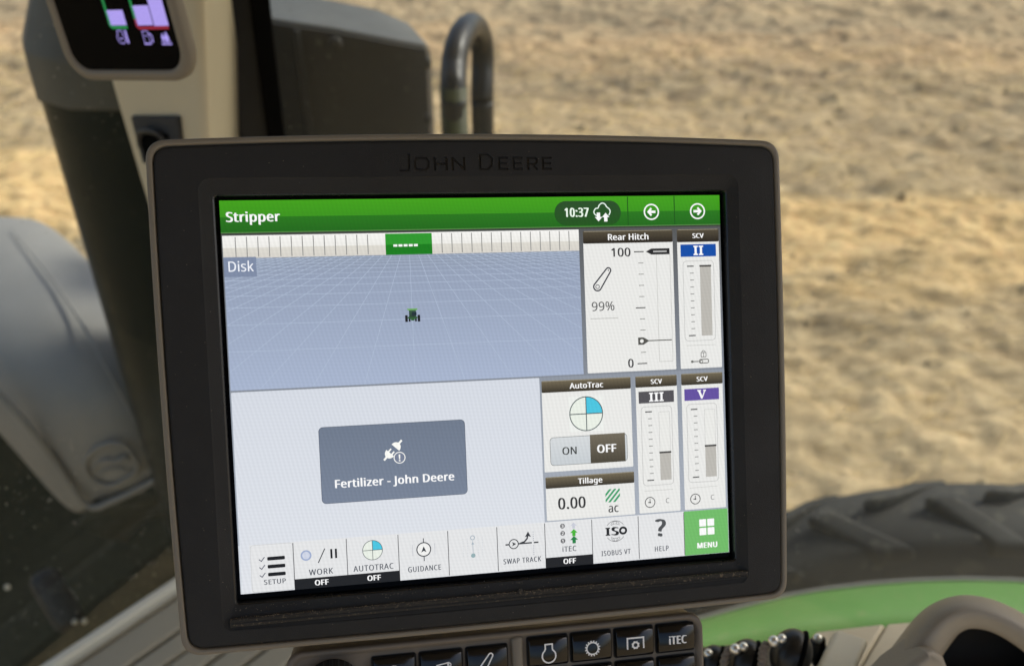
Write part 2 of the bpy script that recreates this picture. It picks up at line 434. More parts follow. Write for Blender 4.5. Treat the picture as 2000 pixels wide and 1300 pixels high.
# outlines of the letters used on the displays: advance width, closed contours
GLYPHS = {
    '!': (181, '71,135 54,480 126,480 109,135|90,-9 79,-8 69,-5 60,1 54,10 50,22 48,36 50,51 54,63 60,71 69,77 79,80 90,81 101,80 110,77 119,71 126,63 130,51 132,36 130,22 126,10 119,1 110,-5 101,-8'),
    '%': (558, '131,185 102,190 77,203 58,225 44,255 36,292 33,336 36,380 43,417 56,447 75,469 100,482 131,486 161,482 186,469 206,447 220,417 229,380 232,336 229,292 221,255 207,225 188,203 162,190|120,0 386,480 438,480 172,0|131,228 160,240 177,276 183,336 177,397 160,433 131,445 115,442 103,433 94,417 87,396 83,369 82,336 83,304 87,276 94,255 103,240 115,231|424,-7 395,-2 371,11 352,33 338,63 329,100 326,144 329,188 337,225 350,255 369,277 393,290 424,294 455,290 480,277 499,255 514,225 522,188 525,144 522,100 514,63 501,33 481,11 456,-2|424,36 453,48 470,84 476,144 470,204 453,240 424,252 409,249 397,240 387,225 381,204 377,177 375,144 377,111 381,84 387,63 397,48 409,39'),
    '-': (216, '27,154 27,206 189,206 189,154'),
    '.': (180, '89,-9 79,-8 69,-5 60,1 54,10 50,22 48,36 50,51 54,63 60,71 69,77 79,80 89,81 100,80 110,77 119,71 126,63 130,51 132,36 130,22 126,10 119,1 110,-5 100,-8'),
    '/': (250, '7,0 185,480 243,480 64,0'),
    '0': (384, '191,-7 142,1 102,22 72,59 50,108 37,169 33,240 35,290 40,334 49,373 61,407 78,435 99,458 125,474 156,484 191,487 241,480 281,458 312,422 334,373 347,313 351,240 349,191 344,147 335,108 322,74 305,45 284,23 258,6 227,-3|191,44 224,49 249,65 268,92 281,130 289,180 291,240 289,300 281,349 268,388 249,415 224,431 191,437 159,431 133,415 115,388 102,349 95,300 92,240 95,180 102,131 115,93 133,65 159,49'),
    '1': (384, '181,0 181,335 181,353 181,369 181,381 182,393 183,405 183,418 176,411 170,405 164,400 158,394 150,388 142,381 91,339 60,379 189,480 238,480 238,0'),
    '2': (384, '32,0 32,49 158,176 181,199 201,221 219,240 234,259 247,278 257,296 264,315 268,334 269,355 267,380 259,400 246,415 229,427 208,434 185,436 162,435 142,430 123,424 105,415 87,403 69,390 38,430 57,445 79,458 102,470 128,479 155,484 185,486 226,482 262,471 291,452 312,427 325,396 330,359 328,334 323,311 314,288 303,267 288,245 271,224 252,202 230,179 207,155 107,56 107,54 349,54 349,0'),
    '3': (384, '162,-7 137,-6 114,-4 92,-1 71,4 50,11 30,19 30,75 51,65 73,58 95,51 118,47 141,44 163,43 202,46 233,54 256,68 271,87 281,110 284,138 280,165 268,186 249,202 222,213 189,220 150,222 103,222 103,273 150,273 187,275 217,284 240,298 257,316 267,338 271,363 268,385 260,403 247,417 230,428 208,434 183,437 159,435 136,431 117,425 99,417 80,407 62,396 33,437 51,449 72,461 96,471 123,480 152,485 183,486 229,483 266,471 294,453 315,428 327,400 331,367 328,337 319,312 304,290 284,274 260,261 232,253 232,250 267,243 296,231 318,214 333,192 343,166 346,136 344,110 337,85 326,62 311,42 291,25 266,11 237,1 202,-5'),
    '4': (384, '244,0 244,109 14,109 14,159 240,482 301,482 301,162 371,162 371,109 301,109 301,0|72,162 244,162 244,313 244,335 244,355 245,372 246,388 246,404 247,419 244,419 241,410 236,401 231,392 226,382 221,374 216,367'),
    '5': (384, '167,-7 142,-6 119,-4 97,0 76,5 58,12 42,19 42,75 60,66 79,58 101,52 124,47 146,45 167,44 200,46 229,55 253,69 271,89 282,115 285,147 282,176 273,200 257,219 234,233 203,242 165,244 152,244 138,243 122,241 107,239 94,237 83,234 54,253 72,480 312,480 312,426 122,426 111,287 119,288 130,290 142,291 155,293 169,294 185,294 231,290 270,278 302,257 326,229 341,195 346,153 341,107 325,68 299,36 263,12 219,-2'),
    '7': (384, '91,0 288,426 30,426 30,480 351,480 351,434 156,0'),
    '9': (384, '129,-7 120,-7 109,-6 98,-5 87,-4 77,-2 69,0 69,50 87,46 106,43 128,42 157,43 183,49 205,57 224,69 240,83 254,99 265,118 274,138 280,161 285,185 288,209 289,235 285,235 274,221 260,207 243,196 222,187 199,181 171,179 133,184 99,196 72,217 50,246 38,282 34,324 36,356 42,385 53,411 67,433 85,452 106,467 130,478 157,484 187,486 216,484 244,476 269,463 292,445 312,422 328,393 340,359 347,320 349,275 348,240 345,206 340,173 332,141 322,110 307,82 289,57 267,35 240,17 208,4 171,-4|184,226 205,227 223,231 240,239 254,248 266,259 276,272 284,286 288,299 289,314 288,333 284,352 278,371 269,388 258,404 244,418 227,428 208,434 187,437 161,433 138,424 119,409 104,387 95,359 92,325 95,296 102,272 115,252 132,237 155,229'),
    ':': (180, '89,278 79,279 69,283 60,289 54,297 50,309 48,324 50,339 54,351 60,359 69,365 79,368 89,369 100,368 110,365 119,359 126,351 130,339 132,324 130,309 126,297 119,289 110,283 100,279|89,-9 79,-8 69,-5 60,1 54,10 50,22 48,36 50,51 54,63 60,71 69,77 79,80 89,81 100,80 110,77 119,71 126,63 130,51 132,36 130,22 126,10 119,1 110,-5 100,-8'),
    '?': (291, '94,135 94,153 95,169 96,184 99,197 103,209 109,221 117,232 126,244 137,255 150,267 167,281 180,294 191,304 200,314 207,324 212,333 215,343 217,355 218,367 215,387 208,404 197,417 181,427 161,433 136,435 115,434 96,431 78,426 61,420 45,414 29,406 8,453 27,462 46,470 67,477 90,482 114,485 140,486 180,483 213,472 239,455 258,431 270,402 274,369 273,350 270,332 264,317 257,304 248,291 237,278 224,266 210,254 195,240 181,228 169,217 161,208 154,198 149,189 145,180 143,170 141,159 141,146 141,135|120,-9 109,-8 99,-5 90,1 84,10 80,22 79,36 80,51 84,63 90,71 99,77 109,80 120,81 131,80 141,77 149,71 156,63 160,51 161,36 160,22 156,10 149,1 141,-5 131,-8'),
    'A': (429, '0,0 187,482 242,482 428,0 366,0 308,148 118,148 61,0|138,202 290,202 236,347 235,352 233,358 230,367 227,376 224,386 221,396 218,405 216,413 214,419 210,405 207,392 203,378 199,366 196,356 193,347'),
    'B': (437, '65,0 65,480 202,480 257,477 303,468 338,453 364,431 379,400 384,361 382,334 374,311 361,290 343,274 320,262 293,255 293,251 312,247 331,241 348,234 363,224 376,212 386,197 394,180 399,160 400,136 395,96 380,63 356,36 322,16 282,4 234,0|126,275 214,275 251,278 279,284 299,295 312,310 319,330 322,354 319,378 309,397 294,411 272,420 242,426 205,428 126,428|126,51 222,51 261,54 290,62 311,76 325,94 333,116 336,141 333,165 324,185 310,202 288,215 257,222 218,225 126,225'),
    'C': (424, '261,-7 215,-3 174,7 139,24 109,46 85,75 65,109 52,149 44,192 41,240 44,287 53,330 67,368 88,403 114,431 146,455 183,472 225,483 271,486 320,483 364,474 404,458 379,407 364,413 348,420 330,425 311,430 292,432 271,433 223,427 182,410 149,381 124,343 110,296 105,240 109,184 123,137 146,98 178,69 219,52 270,46 291,47 311,49 330,52 348,56 367,60 385,65 385,13 367,7 348,2 329,-2 309,-5 286,-6'),
    'D': (490, '65,0 65,480 213,480 259,477 301,468 338,453 371,432 398,406 420,374 436,336 446,293 449,244 442,170 420,109 383,61 333,27 272,7 199,0|126,52 191,52 299,73 364,136 385,242 380,301 364,348 338,383 302,408 258,423 204,428 126,428'),
    'E': (373, '65,0 65,480 333,480 333,426 126,426 126,277 321,277 321,224 126,224 126,53 333,53 333,0'),
    'F': (349, '65,0 65,480 333,480 333,426 126,426 126,257 320,257 320,203 126,203 126,0'),
    'G': (489, '271,-7 224,-3 182,7 145,23 114,46 88,74 67,108 53,148 44,191 41,240 44,288 54,331 71,370 93,404 121,433 155,456 195,473 240,483 289,486 316,485 341,483 366,479 389,473 411,466 433,458 410,406 392,413 373,419 352,425 331,430 309,432 286,433 233,427 188,410 152,381 125,343 109,296 104,240 106,203 112,169 123,139 137,112 157,89 181,70 210,57 245,48 285,46 305,46 323,47 338,49 353,51 366,54 379,57 379,199 273,199 273,253 439,253 439,18 413,10 387,4 361,-1 333,-4 303,-6'),
    'H': (498, '65,0 65,480 126,480 126,277 371,277 371,480 432,480 432,0 371,0 371,224 126,224 126,0'),
    'I': (228, '27,0 27,35 83,48 83,431 27,445 27,480 200,480 200,445 144,431 144,48 200,35 200,0'),
    'J': (183, '-3,-128 -13,-127 -22,-127 -31,-125 -39,-123 -46,-121 -52,-119 -52,-68 -45,-70 -37,-71 -30,-73 -21,-74 -13,-74 -4,-75 7,-74 18,-72 28,-68 37,-62 45,-54 52,-44 58,-32 61,-16 62,3 62,480 122,480 122,7 118,-35 107,-69 88,-95 63,-113 32,-124'),
    'K': (416, '65,0 65,480 126,480 126,243 139,258 153,274 167,289 181,304 194,319 208,334 338,480 408,480 218,271 416,0 345,0 175,229 126,186 126,0'),
    'L': (352, '65,0 65,480 126,480 126,54 335,54 335,0'),
    'M': (609, '65,0 65,480 154,480 302,87 305,87 455,480 544,480 544,0 484,0 484,295 484,318 485,341 486,364 487,385 488,404 489,420 486,420 326,0 277,0 119,420 116,420 117,405 119,386 120,364 120,340 121,316 121,291 121,0'),
    'N': (510, '65,0 65,480 135,480 391,83 394,83 393,91 393,102 392,115 391,130 391,145 390,162 389,178 389,194 389,209 389,480 445,480 445,0 375,0 118,398 116,398 117,381 118,362 119,340 120,316 121,292 121,268 121,0'),
    'O': (525, '263,-7 216,-3 174,7 139,24 109,48 84,76 65,111 52,150 44,193 41,241 44,288 52,331 65,370 84,404 109,433 139,456 174,473 216,483 263,487 309,484 349,473 384,456 414,433 439,405 458,370 472,331 481,288 484,240 481,193 472,150 458,110 439,76 414,47 384,24 349,7 308,-3|263,46 312,51 352,69 382,98 403,137 416,184 420,240 416,297 403,344 382,382 352,411 313,428 263,434 214,428 174,411 143,382 122,344 109,297 105,240 109,184 122,137 143,98 173,69 213,51'),
    'P': (406, '65,0 65,480 192,480 249,475 295,463 329,443 353,415 367,380 372,338 370,313 364,288 354,264 340,243 320,224 294,208 263,196 225,189 181,187 126,187 126,0|126,238 174,238 216,241 250,248 276,261 295,279 306,304 310,336 306,364 296,387 280,405 257,418 225,425 187,428 126,428'),
    'Q': (525, '372,-114 279,-6 275,-6 272,-7 270,-7 268,-7 265,-7 263,-7 216,-3 174,7 139,24 109,48 84,76 65,111 52,150 44,193 41,241 44,288 52,331 65,370 84,404 109,433 139,456 174,473 216,483 263,487 309,484 349,473 384,456 414,433 439,405 458,370 472,331 481,288 484,240 480,185 468,135 448,91 421,54 386,25 344,5 459,-114|263,46 312,51 352,69 382,98 403,137 416,184 420,240 416,297 403,344 382,382 352,411 313,428 263,434 214,428 174,411 143,382 122,344 109,297 105,240 109,184 122,137 143,98 173,69 213,51'),
    'R': (418, '65,0 65,480 197,480 252,476 296,464 329,446 353,419 367,385 372,343 370,319 366,298 358,279 348,264 336,250 322,239 307,229 292,221 276,215 408,0 337,0 221,198 126,198 126,0|126,249 197,249 233,252 261,259 283,272 298,290 307,313 310,340 306,369 297,391 281,407 259,418 230,425 194,427 126,427'),
    'S': (369, '166,-7 140,-6 115,-4 91,-1 70,4 51,9 34,16 34,74 52,67 72,60 94,54 119,50 143,47 169,46 201,48 228,55 249,66 265,82 274,101 277,123 276,138 272,151 267,163 258,173 247,183 232,192 214,202 191,212 164,222 126,238 96,256 72,276 54,300 44,329 40,364 42,388 49,410 60,429 74,446 92,460 114,471 138,480 165,485 193,486 219,485 243,483 266,479 287,473 307,467 326,459 307,408 290,414 272,420 253,426 233,430 213,432 192,433 165,431 142,425 124,414 112,400 104,383 101,363 103,348 106,335 111,323 120,313 131,303 144,294 161,285 182,276 206,267 233,256 257,245 278,233 296,221 310,207 322,191 330,173 335,152 337,128 332,89 317,56 291,29 256,9 215,-3'),
    'T': (373, '156,0 156,426 7,426 7,480 366,480 366,426 217,426 217,0'),
    'U': (491, '243,-7 188,-1 143,15 107,42 81,78 66,121 60,171 60,480 121,480 121,169 124,133 135,102 152,78 176,60 208,49 246,46 286,50 317,61 341,80 357,106 367,135 370,169 370,480 430,480 430,169 428,137 421,107 410,80 394,55 373,34 348,16 318,4 283,-4'),
    'V': (403, '171,0 0,480 63,480 171,172 178,153 184,134 189,117 194,100 198,83 201,67 205,83 209,100 214,117 219,135 225,154 232,173 339,480 403,480 232,0'),
    'W': (625, '135,0 8,480 71,480 146,187 151,166 155,146 160,127 163,108 166,90 169,73 171,91 175,110 179,130 183,150 188,170 194,190 279,480 341,480 429,188 435,167 440,147 445,127 449,107 453,89 455,73 458,90 461,108 465,127 469,146 474,167 479,187 553,480 616,480 488,0 427,0 334,314 330,327 327,340 323,353 320,366 317,377 314,388 312,397 311,404 310,409 309,401 306,389 303,372 298,352 293,333 287,312 196,0'),
    'X': (394, '3,0 162,250 13,480 80,480 197,291 316,480 379,480 231,251 391,0 322,0 195,208 66,0'),
    'a': (377, '144,-7 114,-4 86,5 63,19 45,40 34,67 31,100 36,133 50,161 73,183 106,200 150,210 203,215 265,217 265,238 262,265 256,286 245,301 230,311 212,316 190,318 172,317 154,315 136,310 120,304 104,298 89,291 71,335 87,343 106,350 126,357 148,362 170,365 193,366 233,363 266,353 291,337 308,314 319,283 322,245 322,0 279,0 268,51 265,51 249,33 233,19 216,7 196,0 173,-5|158,41 187,44 212,52 234,66 251,86 261,112 264,144 264,176 211,174 171,170 140,163 118,152 103,138 95,121 92,99 94,81 100,66 110,55 124,47 140,43'),
    'c': (322, '201,-7 171,-5 143,2 117,13 93,28 74,48 58,73 46,103 39,138 37,178 39,220 47,256 59,286 76,311 96,332 119,347 146,358 174,365 206,367 224,366 241,364 259,361 275,357 288,352 300,347 282,298 271,302 258,306 244,310 230,313 217,314 204,315 145,300 110,254 98,179 101,139 110,105 124,79 144,60 170,48 201,44 220,45 237,47 253,50 267,55 281,60 294,65 294,13 282,7 268,2 254,-2 239,-4 221,-6'),
    'e': (379, '210,-7 177,-4 147,3 120,14 96,30 75,51 59,76 47,106 39,140 37,177 39,215 46,249 57,279 72,305 90,326 112,344 138,357 166,364 196,367 226,364 252,358 276,347 296,331 313,312 327,290 337,264 343,235 345,204 345,169 98,169 102,131 113,100 129,76 152,58 180,47 213,44 235,44 255,46 274,50 292,55 310,61 328,69 328,17 310,9 292,4 274,-1 255,-4 234,-6|99,216 283,216 280,244 273,269 262,290 245,306 223,315 195,318 169,315 147,306 129,291 114,271 105,245'),
    'g': (413, '195,-161 145,-159 102,-151 65,-138 65,-84 103,-100 148,-109 198,-112 227,-109 251,-100 271,-85 286,-65 295,-40 298,-11 298,3 298,10 298,17 298,27 299,36 299,43 300,48 297,48 268,17 231,-1 185,-7 142,-1 106,15 76,42 54,79 41,125 37,179 41,233 54,278 76,316 106,344 142,361 185,367 208,365 229,361 249,353 267,343 283,329 298,312 301,312 309,360 356,360 356,-6 352,-53 338,-92 317,-122 286,-144 245,-157|194,42 227,45 253,55 273,71 287,94 295,126 298,165 298,179 295,224 287,259 273,285 252,303 226,313 193,317 165,313 142,301 123,281 109,254 101,220 98,179 101,138 109,104 123,77 141,57 165,46'),
    'h': (415, '57,0 57,510 116,510 116,361 116,343 115,326 113,310 117,310 130,327 146,341 164,352 185,360 206,364 229,366 269,363 302,352 328,335 346,310 357,276 361,234 361,0 302,0 302,230 293,278 266,307 222,317 186,313 158,302 139,283 126,257 119,225 116,186 116,0'),
    'i': (173, '87,420 78,421 70,424 62,429 57,436 54,446 52,457 54,469 57,479 62,486 70,491 78,494 87,495 96,494 104,491 111,486 117,479 120,469 122,457 120,446 117,436 111,429 104,424 96,421|57,0 57,360 116,360 116,0'),
    'k': (359, '57,0 57,510 116,510 116,244 115,236 115,226 115,216 114,204 114,194 113,185 116,185 119,189 123,195 128,201 133,208 138,214 144,221 149,228 154,234 158,238 273,360 343,360 197,206 353,0 281,0 156,168 116,132 116,0'),
    'l': (173, '57,0 57,510 116,510 116,0'),
    'n': (415, '57,0 57,360 105,360 113,311 117,311 130,328 146,342 165,353 186,361 208,365 230,367 270,363 302,353 328,335 346,310 357,277 361,234 361,0 302,0 302,230 293,278 266,307 222,317 186,313 158,302 139,283 126,258 119,226 116,187 116,0'),
    'o': (406, '202,-7 172,-4 143,3 117,15 94,32 75,53 58,79 46,109 39,143 37,181 42,236 57,282 82,318 116,345 156,361 204,367 236,364 264,357 290,345 314,328 333,307 349,282 361,252 368,218 370,181 365,126 350,79 325,42 291,15 250,-1|203,42 237,46 263,59 283,80 298,107 306,141 309,181 306,220 298,253 283,281 263,301 236,313 203,317 169,313 143,301 123,281 109,253 101,220 98,181 101,141 109,107 123,80 143,59 170,46'),
    'p': (413, '57,-161 57,360 105,360 113,311 116,311 128,326 142,339 158,351 178,360 201,365 228,367 270,362 305,346 335,320 358,284 372,238 376,181 372,124 358,78 335,41 305,14 269,-1 228,-7 202,-5 179,0 159,9 142,20 128,32 116,46 112,46 113,37 114,28 115,17 116,6 116,-4 116,-13 116,-161|219,42 240,44 258,50 273,60 286,74 296,90 305,110 310,132 314,155 315,181 312,220 304,253 291,280 272,301 248,313 218,317 185,314 159,303 140,286 127,262 119,231 116,192 116,181 119,140 126,106 138,78 157,58 184,46'),
    'r': (277, '57,0 57,360 105,360 112,294 115,294 128,313 143,330 160,345 179,357 201,364 225,367 232,367 239,366 247,366 254,365 261,364 267,363 260,308 254,310 248,311 241,312 234,312 227,313 221,313 203,311 186,306 169,298 154,286 141,272 131,256 123,236 118,215 116,192 116,0'),
    's': (322, '148,-7 124,-6 102,-4 83,-1 66,4 50,9 35,16 35,70 50,63 68,56 87,50 107,45 128,42 149,41 176,43 198,47 214,55 225,66 232,79 234,94 234,103 231,111 227,118 221,125 212,133 200,140 186,147 168,155 146,164 124,173 104,182 86,191 71,200 58,211 48,223 40,237 36,253 34,271 38,299 51,323 72,342 99,356 132,364 169,367 191,366 211,364 231,360 249,355 267,350 284,343 264,296 248,301 233,307 216,312 200,315 183,318 165,318 143,317 124,313 110,307 99,298 93,287 91,275 92,265 95,257 99,249 107,243 116,236 129,229 144,222 162,215 183,206 205,198 225,189 242,180 257,170 269,159 279,147 286,133 290,118 291,99 287,67 274,41 253,20 224,5 189,-4'),
    't': (242, '167,-7 149,-6 132,-2 115,3 100,11 87,22 77,37 68,55 63,78 62,105 62,314 11,314 11,343 62,366 86,443 121,443 121,360 225,360 225,314 121,314 121,106 123,86 128,70 137,57 148,49 162,43 177,42 186,42 196,43 205,44 214,46 221,47 228,49 228,4 221,1 212,-1 201,-4 189,-5 178,-6'),
    'u': (415, '184,-7 144,-3 111,7 86,25 68,49 57,83 53,124 53,360 113,360 113,128 122,81 148,52 193,42 229,46 256,57 276,76 289,102 296,134 299,173 299,360 358,360 358,0 310,0 301,48 298,48 285,31 269,17 250,6 229,-1 207,-5'),
    'z': (316, '26,0 26,39 220,314 38,314 38,360 285,360 285,316 94,46 289,46 289,0'),
    ' ': (175, ''),
}
MON_R = ((0.981840, -0.039247, 0.185609), (0.048087, 0.997901, -0.043364), (-0.183518, 0.051501, 0.981666))

# ---------------------------------------------------------------- flat picture builder (screens and prints)
CAP = 457.0
_tess = {}


def glyph_tris(ch):
    if ch in _tess: return _tess[ch]
    adv, s = GLYPHS[ch]
    loops = [[tuple(map(float, q.split(','))) for q in c.split(' ')] for c in s.split('|')] if s else []
    loops = [l for l in loops if len(l) > 2]
    def area(l): return sum(l[i][0] * l[(i + 1) % len(l)][1] - l[(i + 1) % len(l)][0] * l[i][1] for i in range(len(l))) / 2
    def inside(p, l):
        c = False
        for i in range(len(l)):
            a, b = l[i], l[i - 1]
            if (a[1] > p[1]) != (b[1] > p[1]) and p[0] < (b[0] - a[0]) * (p[1] - a[1]) / (b[1] - a[1]) + a[0]: c = not c
        return c
    outer = [l for l in loops if sum(inside(l[0], m) for m in loops if m is not l) % 2 == 0]
    flat, tris = [], []
    for l in outer:
        grp = [l] + [m for m in loops if m not in outer and inside(m[0], l)]
        base = len(flat)
        tris += [tuple(base + i for i in t) for t in tessellate_polygon([[V((x, y, 0)) for x, y in g] for g in grp])]
        flat += [p for g in grp for p in g]
    _tess[ch] = (adv, flat, tris)
    return _tess[ch]


def text_width(s, cap):
    return sum(GLYPHS[c][0] for c in s) * cap / CAP_REAL


class Art:
    """collects flat coloured shapes in u right, v down; put() maps them to a surface"""
    def __init__(self):
        self.v, self.f, self.c = [], [], []

    def poly(self, pts, col, L, col2=None):
        vs = [p[1] for p in pts]
        lo, hi = min(vs), max(vs)
        base = len(self.v)
        for p in pts:
            self.v.append((p[0], p[1], L))
            if col2 is None:
                self.c.append(srgb(col))
            else:
                k = (p[1] - lo) / max(1e-6, hi - lo)
                self.c.append(tuple(a * (1 - k) + b * k for a, b in zip(srgb(col), srgb(col2))))
        tris = tessellate_polygon([[V((p[0], p[1], 0)) for p in pts]])
        for t in tris:
            self.f.append(tuple(base + i for i in t))

    def rect(self, x0, y0, x1, y1, col, L, col2=None, r=0, n=5):
        if r == 0:
            base = len(self.v)
            for p in ((x0, y0), (x1, y0), (x1, y1), (x0, y1)):
                self.v.append((p[0], p[1], L))
                self.c.append(srgb(col if (p[1] == y0 or col2 is None) else col2))
            self.f.append((base, base + 1, base + 2, base + 3))
        else:
            self.poly(rrect(x0, y0, x1, y1, r, n), col, L, col2)

    def line(self, path, w, col, L, closed=False):
        a, b = ribbon(path, w, closed)
        base = len(self.v)
        n = len(a)
        for p in a: self.v.append((p.x, p.y, L)); self.c.append(srgb(col))
        for p in b: self.v.append((p.x, p.y, L)); self.c.append(srgb(col))
        for i in range(n if closed else n - 1):
            j = (i + 1) % n
            self.f.append((base + i, base + j, base + n + j, base + n + i))

    def frame(self, x0, y0, x1, y1, w, col, L, r=0.01):
        self.line(rrect(x0, y0, x1, y1, max(r, 0.01), 4 if r > 0.5 else 1), w, col, L, True)

    def arc(self, cx, cy, r, a0, a1, w, col, L, n=28):
        full = abs(a1 - a0) >= 360
        m = n if full else n + 1
        self.line([(cx + r * math.cos(rad(a0 + (a1 - a0) * i / n)), cy + r * math.sin(rad(a0 + (a1 - a0) * i / n))) for i in range(m)], w, col, L, full)

    def ring(self, cx, cy, r, w, col, L, n=32):
        self.arc(cx, cy, r, 0, 360, w, col, L, n)

    def disc(self, cx, cy, r, col, L, a0=0, a1=360, n=28):
        pts = [(cx + r * math.cos(rad(a0 + (a1 - a0) * i / n)), cy + r * math.sin(rad(a0 + (a1 - a0) * i / n))) for i in range(n if a1 - a0 >= 360 else n + 1)]
        if a1 - a0 < 360: pts.append((cx, cy))
        self.poly(pts, col, L)

    def text(self, s, x, y, cap, col, L, width=None, bold=0.0, anchor='l', track=0.0):
        k = cap / CAP_REAL
        raw = sum(GLYPHS[c][0] for c in s) * k
        tr = track + bold * 0.45
        if width is not None:
            sx = (width - tr * (len(s) - 1)) / raw
        else:
            sx = 1.0
            width = raw + tr * (len(s) - 1)
        if anchor == 'c': x -= width / 2
        if anchor == 'r': x -= width
        bold *= 0.92
        shifts = [0.0] if bold == 0 else [-bold / 2, 0.0, bold / 2]
        pen = x
        for ch in s:
            adv, flat, tris = glyph_tris(ch)
            for q, sh in enumerate(shifts):
                base = len(self.v)
                for (gx, gy) in flat:
                    self.v.append((pen + gx * k * sx + sh, y - gy * k + (0 if q == 1 else (bold * 0.12 if q else -bold * 0.12)), L + q * 0.03))
                    self.c.append(srgb(col))
                for t in tris:
                    self.f.append(tuple(base + i for i in t))
            pen += adv * k * sx + tr
        return pen

    def put(self, name, parent, mp, mat, attr=True, label=None):
        me = bpy.data.meshes.new(name)
        me.from_pydata([mp(*v) for v in self.v], [], self.f)
        me.update()
        bm = bmesh.new(); bm.from_mesh(me)
        up = (mp(0, 0, 1) - mp(0, 0, 0)).normalized()
        bm.normal_update()
        flip = [f for f in bm.faces if f.normal.dot(up) < 0]
        bmesh.ops.reverse_faces(bm, faces=flip)
        bm.to_mesh(me); bm.free()
        if attr:
            ca = me.color_attributes.new('pixels', 'FLOAT_COLOR', 'POINT')
            for i, c in enumerate(self.c):
                ca.data[i].color = (*c, 1)
        me.materials.append(mat)
        o = bpy.data.objects.new(name, me)
        COL.objects.link(o)
        o.parent = parent
        PWORLD[o.name] = PWORLD[parent.name]
        if label: o['label'] = label
        return o


CAP_REAL = max(float(q.split(',')[1]) for q in GLYPHS['H'][1].replace('|', ' ').split(' '))

# serif capitals used by the valve numerals and the bus badge (unit height 1)
def serif_I(a, x, y, h, col, L, wgt=0.26):
    s = h * wgt; k = h * 0.13; e = h * 0.13
    a.poly([(x - s / 2 - e, y - h), (x + s / 2 + e, y - h), (x + s / 2 + e, y - h + k), (x + s / 2, y - h + k * 1.3), (x + s / 2, y - k * 1.3), (x + s / 2 + e, y - k),
            (x + s / 2 + e, y), (x - s / 2 - e, y), (x - s / 2 - e, y - k), (x - s / 2, y - k * 1.3), (x - s / 2, y - h + k * 1.3), (x - s / 2 - e, y - h + k)], col, L)


def serif_V(a, x, y, h, col, L):
    a.poly([(x - .52 * h, y - h), (x - .08 * h, y - h), (x - .08 * h, y - .88 * h), (x - .17 * h, y - .86 * h), (x + .08 * h, y - .3 * h), (x + .27 * h, y - .86 * h), (x + .17 * h, y - .88 * h),
            (x + .17 * h, y - h), (x + .52 * h, y - h), (x + .52 * h, y - .88 * h), (x + .42 * h, y - .86 * h), (x + .07 * h, y), (x - .09 * h, y), (x - .42 * h, y - .86 * h), (x - .52 * h, y - .88 * h)], col, L)

# ---------------------------------------------------------------- the setting: field
_tab = {}


def vnoise(x, y, seed):
    if seed not in _tab: _tab[seed] = np.random.RandomState(seed).rand(256, 256)
    tab = _tab[seed]
    xi = np.floor(x).astype(int); yi = np.floor(y).astype(int)
    fx = x - xi; fy = y - yi
    fx = fx * fx * (3 - 2 * fx); fy = fy * fy * (3 - 2 * fy)
    g = lambda a, b: tab[a % 256, b % 256]
    return (g(xi, yi) * (1 - fx) * (1 - fy) + g(xi + 1, yi) * fx * (1 - fy) + g(xi, yi + 1) * (1 - fx) * fy + g(xi + 1, yi + 1) * fx * fy) - 0.5


ROW = rad(-20)


def field_height(X, Y):
    u = X * math.cos(ROW) + Y * math.sin(ROW)
    v = -X * math.sin(ROW) + Y * math.cos(ROW)
    h = 0.16 * vnoise(u * 0.35 + 5, v * 0.9, 1)
    h += 0.085 * vnoise(u * 1.3, v * 2.4 + 9, 2)
    h += 0.085 * vnoise(u * 3.7 + 31, v * 5.6, 3)
    h += 0.045 * vnoise(u * 8.1, v * 11.0 + 3, 4)
    h += 0.030 * vnoise(u * 15.0 + 3, v * 19.0, 5)
    h += 0.016 * vnoise(u * 36.0, v * 40.0, 6)
    clod = np.maximum(0, vnoise(u * 6.0 + 77, v * 7.5, 8) - 0.16)
    h += 0.15 * clod * (vnoise(u * 0.7, v * 1.1, 10) + 0.55)
    return h


